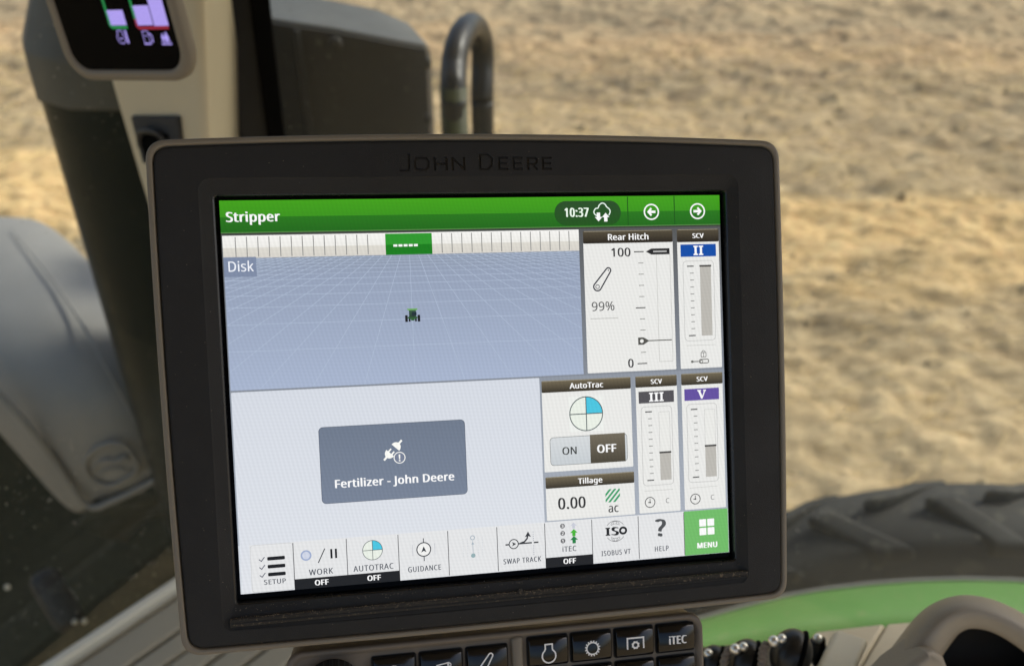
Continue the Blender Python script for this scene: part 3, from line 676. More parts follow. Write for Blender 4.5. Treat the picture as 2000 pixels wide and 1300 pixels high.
def make_field():
    xs = np.concatenate([-np.geomspace(1400, 7.2, 26), np.arange(-7.0, 8.0, 0.034), np.geomspace(8.2, 1400, 26)])
    ys = np.concatenate([-np.geomspace(1400, 1.2, 22), np.arange(-1.0, 2.0, 0.2), np.arange(2.0, 7.0, 0.030), np.arange(7.0, 17.0, 0.055), np.geomspace(17.3, 2500, 28)])
    X, Y = np.meshgrid(xs, ys, indexing='ij')
    r = np.clip((60 - np.hypot(X, Y)) / 40, 0, 1)
    Z = field_height(X, Y) * r
    nx, ny = X.shape
    co = np.stack([X, Y, Z], -1).reshape(-1, 3)
    idx = np.arange(nx * ny).reshape(nx, ny)
    q = np.stack([idx[:-1, :-1], idx[1:, :-1], idx[1:, 1:], idx[:-1, 1:]], -1).reshape(-1, 4)
    me = bpy.data.meshes.new('field')
    me.vertices.add(len(co)); me.vertices.foreach_set('co', co.ravel())
    me.loops.add(q.size); me.loops.foreach_set('vertex_index', q.ravel().astype(np.int32))
    me.polygons.add(len(q)); me.polygons.foreach_set('loop_start', np.arange(0, q.size, 4, dtype=np.int32))
    me.polygons.foreach_set('use_smooth', np.ones(len(q), dtype=bool))
    me.update(calc_edges=True); me.validate()
    o = bpy.data.objects.new('field_ground', me)
    COL.objects.link(o)
    m, t, p = new_mat('dry_field_soil')
    tc = N(t, 'ShaderNodeTexCoord')
    mp = N(t, 'ShaderNodeMapping'); mp.inputs['Rotation'].default_value = (0, 0, -ROW); mp.inputs['Scale'].default_value = (0.30, 1.0, 1.0)
    t.links.new(tc.outputs['Object'], mp.inputs[0])
    vec = mp.outputs[0]
    straw = srgb(214, 180, 118); tan = srgb(172, 142, 98); grey = srgb(139, 123, 96); brown = srgb(116, 88, 60); pale = srgb(196, 180, 140)
    n1 = noise(t, 0.42, 3, 0.5, vec, 0.5)
    n2 = noise(t, 2.3, 5, 0.62, vec, 0.6)
    n3 = noise(t, 9.0, 6, 0.74, vec, 0.5)
    n4 = noise(t, 34.0, 5, 0.75, vec)
    c1 = ramp(t, n1.outputs[0], [(0.40, srgb(138, 124, 104)), (0.485, srgb(170, 147, 116)), (0.55, srgb(216, 185, 134))])
    c2 = ramp(t, n2.outputs[0], [(0.32, srgb(128, 104, 80)), (0.48, srgb(170, 148, 120)), (0.62, srgb(200, 184, 154))])
    c3 = ramp(t, n3.outputs[0], [(0.34, srgb(96, 80, 60)), (0.47, srgb(168, 146, 112)), (0.62, srgb(232, 210, 164))])
    a = mixc(t, 0.32, c1.outputs[0], c2.outputs[0])
    sp = N(t, 'ShaderNodeSeparateXYZ'); t.links.new(vec, sp.inputs[0])
    wn = noise(t, 1.1, 5, 0.6, vec, 0.3)
    q1 = N(t, 'ShaderNodeMath', operation='MULTIPLY_ADD'); t.links.new(wn.outputs[0], q1.inputs[0]); q1.inputs[1].default_value = 3.4; q1.inputs[2].default_value = -1.7
    q2 = N(t, 'ShaderNodeMath', operation='ADD'); t.links.new(q1.outputs[0], q2.inputs[0]); t.links.new(sp.outputs[1], q2.inputs[1])
    q3 = N(t, 'ShaderNodeMath', operation='DIVIDE'); t.links.new(q2.outputs[0], q3.inputs[0]); q3.inputs[1].default_value = 16.0
    c5 = ramp(t, q3.outputs[0], [(0.26, srgb(184, 164, 126)), (0.325, srgb(140, 124, 98)), (0.355, srgb(226, 192, 130)), (0.425, srgb(236, 202, 138)), (0.455, srgb(146, 129, 103)),
                                (0.53, srgb(184, 160, 124)), (0.58, srgb(146, 128, 104)), (0.66, srgb(198, 162, 120)), (0.74, srgb(156, 138, 114)), (0.9, srgb(186, 160, 126))])
    a = mixc(t, 0.75, a, c5.outputs[0])
    b = mixc(t, 0.36, a, c3.outputs[0])
    c4 = ramp(t, n4.outputs[0], [(0.3, 0.22), (0.7, 0.64)])
    d = mixc(t, 0.55, b, c4.outputs[0], 'OVERLAY')
    hs = N(t, 'ShaderNodeHueSaturation'); hs.inputs['Saturation'].default_value = 1.0; t.links.new(d, hs.inputs['Color'])
    t.links.new(hs.outputs[0], p.inputs['Base Color'])
    p.inputs['Roughness'].default_value = 0.95
    p.inputs['Specular IOR Level'].default_value = 0.1
    bu = N(t, 'ShaderNodeBump'); bu.inputs['Strength'].default_value = 0.7; bu.inputs['Distance'].default_value = 0.02
    t.links.new(n4.outputs[0], bu.inputs['Height']); t.links.new(bu.outputs[0], p.inputs['Normal'])
    me.materials.append(m)
    tag(o, 'dry tilled field of pale straw covered soil outside the windows', None, None, 'structure')
    M['soil'] = m
    return o


make_field()


def make_residue():
    """loose clods and straw stalks lying on the tilled soil"""
    rs = np.random.RandomState(4)
    vs, fs = [], []
    for i in range(900):
        x = rs.uniform(-6, 7); y = rs.uniform(2.2, 12)
        z = float(field_height(np.array([x]), np.array([y]))[0])
        r = rs.uniform(0.012, 0.045) * (1 if rs.rand() < 0.9 else 1.7)
        o = len(vs)
        for k, (a, b, c) in enumerate(((1, 0, 0), (0, 1, 0), (-1, 0, 0), (0, -1, 0), (.1, .1, 1), (0, 0, -1))):
            j = rs.uniform(0.6, 1.25)
            vs.append((x + a * r * j + rs.uniform(-.3, .3) * r, y + b * r * j, z + c * r * 0.6 * j + r * 0.05))
        for a, b in ((0, 1), (1, 2), (2, 3), (3, 0)):
            fs.append((o + a, o + b, o + 4)); fs.append((o + b, o + a, o + 5))
    o = mesh_obj('soil_clods', vs, fs, M['soil'])
    tag(o, 'loose clods of dry soil scattered over the tilled field', None, None, 'stuff')
    vs, fs = [], []
    for i in range(7000):
        x = rs.uniform(-6, 7); y = rs.uniform(2.2, 11)
        z = float(field_height(np.array([x]), np.array([y]))[0]) + 0.012
        a = rs.uniform(0, math.pi) * 0.6 - 0.7; l = rs.uniform(0.03, 0.11); wd = rs.uniform(0.002, 0.005)
        dx, dy = math.cos(a) * l, math.sin(a) * l; ex, ey = -math.sin(a) * wd, math.cos(a) * wd
        dz = rs.uniform(-.015, .015)
        b = len(vs)
        vs += [(x - dx, y - dy, z - dz), (x + dx, y + dy, z + dz), (x + dx + ex, y + dy + ey, z + dz), (x - dx + ex, y - dy + ey, z - dz), (x - dx + ex / 2, y - dy + ey / 2, z - dz + .005), (x + dx + ex / 2, y + dy + ey / 2, z + dz + .005)]
        fs += [(b, b + 1, b + 5, b + 4), (b + 3, b + 4, b + 5, b + 2), (b, b + 3, b + 2, b + 1)]
    o = mesh_obj('straw_residue', vs, fs, plastic('dry_straw', srgb(225, 200, 145), 0.8, 100, 0.0, 0.25))
    tag(o, 'dry straw stalks scattered over the tilled field', None, None, 'stuff')


make_residue()

# ---------------------------------------------------------------- unseen cab shell round the eye (roof, floor), added to block light
def cab_blockers():
    v, f = box(-1.0, -1.1, 3.55, 1.3, 1.5, 3.67)  # unseen roof slab added to block sun, front edge stretched to shade the sill
    o = mesh_obj('cab_roof_blocker', v, f, M['roof'], bevel=0.03); tag(o, None, None, None, 'structure')
    v, f = box(-0.9, -1.0, 1.62, 1.2, 0.55, 1.68)  # unseen floor added to block ground light and its reflection in the panes
    o = mesh_obj('cab_floor_blocker', v, f, M['roof']); tag(o, None, None, None, 'structure')


cab_blockers()


def line_ext(a, b, t0, t1):
    return a + (b - a) * t0, a + (b - a) * t1


# ---------------------------------------------------------------- window sill
def sill():
    DR = 0.95
    def on(px, py, drop=DR):
        k = math.sin(PITCH) + math.cos(PITCH) * (py - 750) / 1800
        return at(px, py, drop / k)
    A = on(90, 1300); B = on(338, 1137)
    e = (B - A).normalized(); n = V((e.y, -e.x, 0))
    z = EYE.z - DR
    perp = lambda px, py: (on(px, py) - A).dot(n)
    o = thing('window_sill', A, 'ribbed beige plastic sill below the window, left of the big screen', 'sill')
    def strip(name, n0, n1, z0, z1, mat, s0=-0.5, s1=0.62, bev=0.004, label=None):
        q = [A + e * s0 + n * n0, A + e * s1 + n * n0, A + e * s1 + n * n1, A + e * s0 + n * n1]
        vs, fs = prism([V((p.x, p.y, z0)) for p in q], [V((p.x, p.y, z1)) for p in q])
        x = mesh_obj(name, vs, fs, mat, o, bevel=bev)
        if label: x['label'] = label
        return x
    strip('edge_trim', -0.004, 0.012, z - 0.06, z + 0.004, M['light_beige'])
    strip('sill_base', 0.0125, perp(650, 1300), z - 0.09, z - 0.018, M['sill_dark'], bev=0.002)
    perp = lambda px, py: (on(px, py) - A).dot(n)
    ribs = sorted([perp(244, 1297), perp(345, 1240), perp(356, 1273), perp(405, 1290), perp(500, 1290)])
    cuts = [0.022, perp(244, 1297), perp(315, 1297), perp(400, 1292), perp(478, 1290), perp(560, 1292), perp(640, 1300)]
    for i in range(len(cuts) - 1):
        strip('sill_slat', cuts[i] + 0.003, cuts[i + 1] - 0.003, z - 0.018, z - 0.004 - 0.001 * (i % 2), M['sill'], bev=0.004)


sill()

# ---------------------------------------------------------------- corner pillar with its socket, seals
def pillar():
    base = at(330, 200, .9)
    o = thing('corner_pillar', base, 'beige plastic corner pillar rising behind the big screen', 'pillar')
    ed = {}
    prof0 = [(172, 0, .930), (382, 0, .838), (400, 0, .838), (452, 0, .985), (440, 0, 1.08), (190, 0, 1.05)]
    prof1 = [(249, 260, 1.010), (392, 260, .912), (410, 260, .912), (486, 260, 1.065), (476, 260, 1.16), (270, 260, 1.13)]
    def flat(i, j):
        # depth of the lower point i so that the face between edges i and j is one plane
        P0, Q0, Q1 = at(*prof0[i]), at(*prof0[j]), at(*prof1[j])
        nn = (Q0 - P0).cross(Q1 - P0)
        dr = at(prof1[i][0], prof1[i][1], 1) - EYE
        prof1[i] = (prof1[i][0], prof1[i][1], (P0 - EYE).dot(nn) / dr.dot(nn))
    flat(0, 1); flat(2, 1); flat(3, 2); flat(4, 3); flat(5, 0)
    a, b = [], []
    for p, q in zip(prof0, prof1):
        u, v = line_ext(at(*p), at(*q), -0.62, 3.2)
        a.append(u); b.append(v)
    vs, fs = prism(a, b)
    mesh_obj('pillar_trim', vs, fs, M['beige'], o, bevel=0.014, seg=4)
    L0, L1 = at(*prof0[0]), at(*prof1[0]); R0, R1 = at(*prof0[1]), at(*prof1[1])
    nrm = (R0 - L0).cross(L1 - L0).normalized()
    if nrm.dot(EYE - L0) < 0: nrm = -nrm
    F = lambda s, t, h=0.0: (L0 + (L1 - L0) * t) * (1 - s) + (R0 + (R1 - R0) * t) * s + nrm * h
    def face_box(s0, s1, t0, t1, h0, h1, name, mat, par, bev=0.001):
        q = [(s0, t0), (s1, t0), (s1, t1), (s0, t1)]
        vs, fs = prism([F(s, t, h0) for s, t in q], [F(s, t, h1) for s, t in q])
        return mesh_obj(name, vs, fs, mat, par, bevel=bev)
    sock = face_box(.16, .77, .86, 1.24, -0.005, 0.005, 'power_socket', M['rubber'], o, 0.002)
    sock['label'] = 'small black socket set into the pillar'
    for k in range(7):
        s = .27 + k * .055
        face_box(s, s + .03, 1.0, 1.2, 0.005, 0.009, 'contact_rib', M['rubber_black'], sock, 0.0005)
    vs, fs = tube(smooth_path([F(.24, 1.10, .007), F(.30, .99, .010), F(.44, .965, .011), F(.58, 1.0, .010), F(.63, 1.12, .007)]), 0.0035, 8)
    mesh_obj('socket_lid', vs, fs, M['cover'], sock, smooth=True)
    # seals beside the pillar
    def strip(name, p0, p1, label, mat, depth, group=None):
        a, b = [], []
        for (x, d) in ((0, 0), (1, 0), (1, 1), (0, 1)):
            u = at(p0[x], 0, p0[2] + d * depth); v = at(p1[x], 260, p1[2] + d * depth)
            u, v = line_ext(u, v, -0.6, 3.0)
            a.append(u); b.append(v)
        vs, fs = prism(a, b)
        q = mesh_obj(name, vs, fs, mat, None, bevel=0.003)
        tag(q, label, 'window seal', group)
    strip('window_frame', (440, 489, 1.02), (468, 522, 1.105), 'charcoal rubber window frame strip against the beige corner pillar', M['rubber'], 0.03)
    strip('window_seal', (487, 527, 1.0), (521, 556, 1.085), 'deep black window seal between the charcoal strip and the grey cover outside', M['rubber_black'], 0.03)


pillar()


# ---------------------------------------------------------------- corner post display
def corner_display():
    bl = at(140, 158, .735); 
    up = V((0, 0, 1))
    br = at(384, 160, .69)
    r = (br - bl).normalized()
    dr = at(86, 0, 1) - EYE
    tl = EYE + dr * ((bl - EYE).dot(r) / dr.dot(r))
    print('DISPLAY TOP DEPTH', (tl - EYE).dot(CAM_F))
    n = r.cross(up).normalized()
    r = up.cross(n).normalized() * -1 if up.cross(n).dot(br - bl) < 0 else up.cross(n).normalized()
    up2 = n.cross(r)
    if up2.z < 0: up2 = -up2
    if n.dot(EYE - bl) < 0: n = -n
    W = (br - bl).dot(r); H = 0.17
    LEAN = 0.085
    # a slight lean matches the pillar
    X = (br - bl).normalized(); Yv = (tl - bl).normalized(); Z = X.cross(Yv).normalized(); W = (br - bl).length
    M4 = Matrix((X, Yv, Z)).transposed().to_4x4(); M4.translation = bl
    M4n = Matrix.Translation(bl) @ Matrix((X, Yv, X.cross(Yv).normalized())).transposed().to_4x4()
    o = thing('corner_display', bl, 'small black instrument display in a taupe frame on the corner pillar', 'display', None, None)
    P = lambda x, y, h: bl + X * x + Yv * y + Z * h
    def ringpts(inset, h, rr):
        return [P(x, y, h) for x, y in rrect(inset, inset, W - inset, H - inset, rr, 7)]
    rings = [ringpts(0.004, -0.014, 0.020), ringpts(0.0, -0.008, 0.022), ringpts(0.0, -0.002, 0.022), ringpts(0.0015, 0.0, 0.0215), ringpts(0.0075, 0.0, 0.017), ringpts(0.0085, -0.002, 0.016)]
    n_ = len(rings[0])
    vs = [p for q in rings for p in q]; fs = []
    for i in range(len(rings) - 1):
        for k in range(n_):
            l = (k + 1) % n_
            fs.append((i * n_ + k, i * n_ + l, (i + 1) * n_ + l, (i + 1) * n_ + k))
    fs.append(tuple(range(n_ - 1, -1, -1)))
    mesh_obj('display_frame', vs, fs, M['taupe'], o, smooth=True)
    g = ringpts(0.0083, -0.0012, 0.016)
    back = [p - Z * 0.004 for p in g]
    vs, fs = prism(back, g)
    sc = mesh_obj('display_screen', vs, fs, M['glass_black'], o)
    # bars and symbols: u,v in millimetres from the lower left corner, v up
    inv = PWORLD[o.name].inverted()
    PWORLD[sc.name] = PWORLD[o.name]
    mp = lambda u, v, L: inv @ P(u / 1000, -v / 1000, -0.0011 + L * 0.00004)
    vio = (176, 160, 240); grn = (16, 130, 66); red = (140, 24, 50); ico = (170, 155, 240)
    return o, sc, mp, W, H, (vio, grn, red, ico), P


CD = corner_display()


def corner_display_art():
    o, sc, mp, W, H, (vio, grn, red, ico), P = CD
    # solve where the drawn things sit: intersect sight lines with the display plane
    inv = PWORLD[o.name].inverted()
    p0 = P(0, 0, 0); X = P(1, 0, 0) - p0; Y = P(0, 1, 0) - p0; Z = P(0, 0, 1) - p0
    X.normalize(); Y.normalize()
    nn = X.cross(Y).normalized()
    def uv(px, py):
        d = at(px, py, 1) - EYE
        s = (p0 - EYE).dot(nn) / d.dot(nn)
        q = EYE + d * s - p0
        # oblique axes
        a = X.dot(Y)
        qx, qy = q.dot(X), q.dot(Y)
        u = (qx - a * qy) / (1 - a * a); v = (qy - a * qx) / (1 - a * a)
        return (u * 1000, -v * 1000)
    A1 = Art()
    def bar(pxa, pya, pxb, pyb, cells, name):
        a = Art()
        u0, v1 = uv(pxa, pyb); u1, _ = uv(pxb, pyb); _, v0 = uv(pxa, pya)
        st = (v1 - v0) / cells
        for k in range(cells):
            a.rect(u0, v0 + k * st, u1, v0 + (k + .86) * st, vio, 1)
            a.rect(u0, v0 + (k + .86) * st, u1, v0 + (k + 1) * st, (136, 120, 205), 1)
        a.put(name, sc, mp, M['lcd2'])
    bar(214, 21, 246, 51, 7, 'gauge_bar')
    bar(266, 12, 298, 51, 8, 'gauge_bar')
    bar(300, -60, 328, 52, 24, 'gauge_bar')
    a = Art()
    b0 = uv(203, -30); b1 = uv(217, 54.5); b2 = uv(247, 54.5)
    a.line([(b1[0] - 1.2, b0[1] - 40), (b1[0] - 1.2, b1[1] - 1.6), (b1[0] + 0.3, b1[1]), b2], 2.2, grn, 1)
    a.put('gauge_outline', sc, mp, M['lcd2'])
    a = Art()
    c1 = uv(270, 56); c2 = uv(328, 56); cm = uv(266, 38)
    a.line([(c1[0] - 1.3, cm[1] - 60), (c1[0] - 1.3, cm[1])], 2.2, grn, 1)
    a.line([(c1[0] - 1.3, cm[1]), (c1[0] - 1.3, c1[1] - 1.6), (c1[0] + .2, c1[1]), (c2[0], c1[1])], 2.2, red, 1)
    a.put('gauge_outline', sc, mp, M['lcd2'])
    # symbols
    def sym(px, py, fn):
        u, v = uv(px, py); a = Art(); fn(a, 0, 0); a.v = [(u + p[0] * 1.4, v + p[1] * 1.4, p[2]) for p in a.v]; a.put('warning_symbol', sc, mp, M['lcd2'])
    def engine(a, u, v):
        a.arc(u - .6, v + .8, 2.7, -60, 240, 0.42, ico, 1, 20)
        a.line([(u - 2.2, v - 1.2), (u - 2.2, v - 3.2), (u + 1.0, v - 3.2), (u + 1.0, v - 1.2)], 0.42, ico, 1)
        a.line([(u - 2, v + 1.2), (u - 1.2, v + .6), (u - .4, v + 1.2), (u + .6, v + .6)], 0.5, ico, 1)
        a.line([(u + 3.4, v - 3.4), (u + 3.4, v + 3.4)], 1.2, ico, 1.2)
    def pump(a, u, v):
        a.frame(u - 2.6, v - 3.2, u + 1.2, v + 3.2, .4, ico, 1, .3)
        a.line([(u - 1.6, v - .8), (u + .3, v - .8)], .4, ico, 1)
        a.rect(u - 3.1, v + 2.9, u + 1.7, v + 3.7, ico, 1.2)
        a.line([(u + 1.4, v - 2.2), (u + 3.2, v - 1.0), (u + 3.2, v + 2.2), (u + 2.2, v + 2.2)], .6, ico, 1)
    def drops(a, u, v):
        a.line([(u - 3.4, v + 3.2), (u + 3.4, v + 3.2)], .7, ico, 1)
        for dx, s in ((-1.5, 1.0), (1.0, 1.3)):
            a.poly([(u + dx, v - 2.6 * s), (u + dx + 1.2 * s, v), (u + dx + .6 * s, v + 1.3 * s), (u + dx - .6 * s, v + 1.3 * s), (u + dx - 1.2 * s, v)], ico, 1)
        a.line([(u - 3, v + 1.9), (u + 3, v + 1.9)], .6, ico, 1.2)
    sym(236, 73, engine); sym(286, 74, pump); sym(321, 75, drops)


corner_display_art()

# ---------------------------------------------------------------- outside: exhaust shroud, plastic cover, handrail, bodywork
def ngon(c, r, n, z, ph=0.0):
    return [V((c.x + r * math.cos(2 * math.pi * k / n + ph), c.y + r * math.sin(2 * math.pi * k / n + ph), z)) for k in range(n)]


def exhaust():
    c = at(215, 300, 1.42)
    R_ = 0.125
    edge = at(130, 300, 1.42)
    # left outline of the shroud passes through (130,300): set the axis one radius to the right of it
    side = V((1, 0, 0))
    c = edge + side * R_
    ztop = at(80, 130, 1.42).z
    o = thing('exhaust_shroud', V((c.x, c.y, ztop - 1.6)), 'dark olive round exhaust shroud with a dusty cap, outside the left window', 'exhaust shroud')
    zs = [(-1.7, 1.0), (-.9, 1.0), (-.3, 1.0), (0, 1.0)]
    n = 40
    vs = []; 
    for dz, k in zs: vs += ngon(c, R_ * k, n, ztop + dz)
    fs = [(i * n + k, i * n + (k + 1) % n, (i + 1) * n + (k + 1) % n, (i + 1) * n + k) for i in range(len(zs) - 1) for k in range(n)]
    fs.append(tuple(range(n - 1, -1, -1)))
    mesh_obj('shroud_tube', vs, fs, M['stack'], o, smooth=True)
    zs = [(-0.002, 1.07), (0.06, 1.06), (0.07, 1.045), (0.135, 0.80), (0.20, 0.66), (0.205, 0.0)]
    n = 12
    vs = []
    for dz, k in zs: vs += ngon(c, R_ * k, n, ztop + dz, 0.2)
    fs = [(i * n + k, i * n + (k + 1) % n, (i + 1) * n + (k + 1) % n, (i + 1) * n + k) for i in range(len(zs) - 1) for k in range(n)]
    fs.append(tuple(range(n - 1, -1, -1)))
    mesh_obj('shroud_cap', vs, fs, M['stack_cap'], o, bevel=0.006)


exhaust()


def plastic_cover():
    # front face outline in plan, top edge falls to the right
    d = 1.60
    TLf, TRf = at(522, 42, 1.60), at(830, 92, 1.66)
    o = thing('plastic_cover', V((TLf.x, TLf.y, 1.4)), 'dark grey moulded cover with a pale sloping top rim, left of the hoop rail', 'cover')
    f = [at(480, 36, 1.59), at(655, 62, 1.61), at(770, 84, 1.64), at(828, 94, 1.67), at(836, 100, 1.75)]
    low = [V((p.x, p.y, 1.2)) for p in f]
    upb = [at(480, -12, 1.72), at(610, -2, 1.74), at(735, 24, 1.77), at(795, 50, 1.80), at(828, 82, 1.84)]
    back = [V((p.x, p.y + 0.06, p.z - 0.30)) for p in upb]
    n = len(f)
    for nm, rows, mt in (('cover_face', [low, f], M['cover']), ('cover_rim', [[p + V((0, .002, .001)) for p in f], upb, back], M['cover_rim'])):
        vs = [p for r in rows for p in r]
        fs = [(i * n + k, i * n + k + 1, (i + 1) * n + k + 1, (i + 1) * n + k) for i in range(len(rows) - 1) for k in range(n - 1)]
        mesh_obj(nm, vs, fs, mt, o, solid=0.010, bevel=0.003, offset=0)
    # raised seam rib
    b = at(655, 86, 1.60)
    vs, fs = ellipsoid(b, V((.013, 0, 0)), V((0, .006, 0)), V((0, 0, .013)), 14, 8)
    mesh_obj('bolt', vs, fs, M['cover'], o, smooth=True)
    for (px, py) in ((838, 122), (838, 232)):
        vs, fs = ellipsoid(at(px - 3, py, 1.69), V((.008, 0, 0)), V((0, .01, 0)), V((0, 0, .012)), 12, 8)
        mesh_obj('edge_clip', vs, fs, M['rubber'], o, smooth=True)
    a = at(575, 130, 1.592)
    q = at(570, 60, 1.594)
    vs, fs = prism([q, q + V((.012, 0, 0)), q + V((.012, .01, 0)), q + V((0, .01, 0))], [V((p.x, p.y, 1.3)) for p in (q, q + V((.012, 0, 0)), q + V((.012, .01, 0)), q + V((0, .01, 0)))])
    mesh_obj('moulded_rib', vs, fs, M['cover'], o, bevel=0.003)


plastic_cover()


def handrail():
    o = thing('hoop_handrail', V((at(888, 250, 1.5).x, at(888, 250, 1.5).y, 1.6)), 'black steel hoop handrail standing outside, with a yellow green band', 'handrail')
    A = at(886, 190, 1.42); B = at(942, 190, 1.66)
    up = V((0, 0, 1))
    top = (at(906, 62, 1.47), at(922, 50, 1.53), at(935, 62, 1.59))
    p = [V((A.x, A.y, 1.6)), V((A.x, A.y, A.z - .1)), A, at(887, 130, 1.43), at(893, 92, 1.44), top[0], top[1], top[2], at(942, 92, 1.63), at(943, 130, 1.65), B, V((B.x, B.y, B.z - .1)), V((B.x, B.y, 1.6))]
    vs, fs = tube(smooth_path(p, 6), 0.0205, 16)
    mesh_obj('rail_tube', vs, fs, M['rail'], o, smooth=True)
    Z0 = at(886, 165, 1.42).z
    vs, fs = tube([V((A.x, A.y, Z0)), V((A.x, A.y, Z0 - .35))], 0.0212, 16)
    mesh_obj('yellow_band', vs, fs, M['yellow'], o, smooth=True)


handrail()


def hood():
    D = {410: 2.05, 430: 2.0, 480: 1.90, 530: 1.80, 600: 1.71, 700: 1.66, 780: 1.68, 860: 1.74, 930: 1.80, 990: 1.84}
    ks = sorted(D)
    dep = lambda y: float(np.interp(y, ks, [D[k] for k in ks]))
    rows = []
    R = [(92, 416), (180, 505), (246, 570), (290, 632), (325, 740), (362, 830), (385, 925)]
    Cc = [(0, 412), (78, 492), (128, 575), (168, 640), (232, 760), (288, 850), (330, 938)]
    B2 = [(-120, 412), (-20, 505), (60, 590), (100, 655), (160, 780), (215, 880), (262, 960)]
    Lr = [(-260, 414), (-190, 520), (-110, 620), (-50, 700), (40, 812), (110, 905), (182, 985)]
    Ls = [(-300, 470), (-240, 570), (-160, 680), (-100, 760), (0, 860), (75, 950), (150, 1030)]
    grid = []
    for i in range(7):
        row = []
        for j, (cv, ex) in enumerate(((Ls, .10), (Lr, .0), (B2, -.035), (Cc, -.02), (R, .0))):
            px, py = cv[i]
            row.append(at(px, py, dep(Cc[i][1]) + ex + (0.03 if j == 4 else 0)))
        # a narrow groove beside the crease
        grid.append(row)
    o = thing('grey_body_panel', grid[3][2], 'large smooth grey bodywork panel with an embossed emblem, lower left outside', 'body panel')
    n = 5
    vs = [p for r in grid for p in r]
    fs = [(i * n + k, i * n + k + 1, (i + 1) * n + k + 1, (i + 1) * n + k) for i in range(6) for k in range(n - 1)]
    b = mesh_obj('panel_skin', vs, fs, M['hood'], o, solid=0.02, subsurf=3, offset=1.0)
    # lower end cap that turns under
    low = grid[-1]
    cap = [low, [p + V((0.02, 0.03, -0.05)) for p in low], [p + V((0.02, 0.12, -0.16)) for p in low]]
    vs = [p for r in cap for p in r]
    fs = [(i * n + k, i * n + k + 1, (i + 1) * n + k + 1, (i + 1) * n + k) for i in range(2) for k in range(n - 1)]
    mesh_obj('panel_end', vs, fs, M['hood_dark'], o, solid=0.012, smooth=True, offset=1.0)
    # raised ridges following the crease and the lower border
    ridge = smooth_path([at(px, py, dep(py) - 0.030) for px, py in ((20, 445), (95, 535), (150, 615), (210, 720), (268, 825), (312, 905))], 6)
    vs, fs = tube(ridge, [0.001 + 0.002 * min(1, i / 10) for i in range(len(ridge))], 8)
    mesh_obj('moulded_ridge', vs, fs, M['hood'], o, smooth=True)
    ridge = smooth_path([at(px, py, dep(py) - 0.045) for px, py in ((-40, 735), (40, 815), (110, 905), (158, 975), (185, 990), (215, 980), (268, 955), (330, 922))], 6)
    vs, fs = tube(ridge, 0.007, 8)
    mesh_obj('moulded_ridge', vs, fs, M['hood'], o, smooth=True)
    # emblem: raised rounded shield outline with a leaping stroke
    E = lambda px, py: at(px, py, dep(py) - 0.052)
    ring = smooth_path([E(*q) for q in ((166, 912), (170, 893), (190, 874), (218, 864), (240, 866), (256, 882), (268, 905), (264, 922), (240, 938), (214, 948), (192, 942), (176, 930), (166, 912))], 5)
    vs, fs = tube(ring[:-1], 0.0042, 8, True)
    em = mesh_obj('emblem', vs, fs, M['hood'], o, smooth=True)
    em['label'] = 'embossed shield shaped emblem'
    leap = smooth_path([E(*q) for q in ((180, 922), (192, 905), (210, 897), (228, 900), (244, 893), (256, 900))], 5)
    vs, fs = tube(leap, [0.002 + .003 * math.sin(math.pi * i / (len(leap) - 1)) for i in range(len(leap))], 8)
    mesh_obj('leaping_figure', vs, fs, M['hood'], em, smooth=True)
    leap = smooth_path([E(*q) for q in ((196, 925), (212, 915), (232, 914), (248, 920))], 5)
    vs, fs = tube(leap, 0.0022, 8)
    mesh_obj('leaping_figure', vs, fs, M['hood'], em, smooth=True)


hood()


def lower_body():
    a = at(-420, 770, 2.0); b = at(420, 830, 2.0)
    o = thing('lower_bodywork', V((a.x, a.y, 1.0)), 'very dark green lower bodywork under the grey panel, above the beige sill', 'bodywork')
    top = max(a.z, b.z)
    q = [V((a.x - .6, a.y + .1, 0)), V((b.x + .1, a.y + .05, 0)), V((b.x + .1, a.y + .5, 0)), V((a.x - .6, a.y + .5, 0))]
    vs, fs = prism([V((p.x, p.y, 0.35)) for p in q], [V((p.x, p.y, at(0, 775, 2.1).z)) for p in q])
    mesh_obj('side_panel', vs, fs, M['hood_dark'], o, bevel=0.02)
    pth = smooth_path([at(78, 1115, 1.95), at(110, 1170, 1.95), at(143, 1225, 1.95)], 4)
    vs, fs = tube(pth, [0.018, .03, .032, .032, .032, .032, .032, .03, .02][:len(pth)] + [0.02] * max(0, len(pth) - 9), 12)
    mesh_obj('grab_bar', vs, fs, M['cover'], o, smooth=True)
    for px, py in ((146, 1213), (14, 1146), (165, 1212), (300, 1100)):
        vs, fs = ellipsoid(at(px, py, 1.93), V((.006, 0, 0)), V((0, .006, 0)), V((0, 0, .006)), 8, 6)
        mesh_obj('bolt', vs, fs, M['light_beige'] if px < 200 else M['cover'], o, smooth=True)


lower_body()


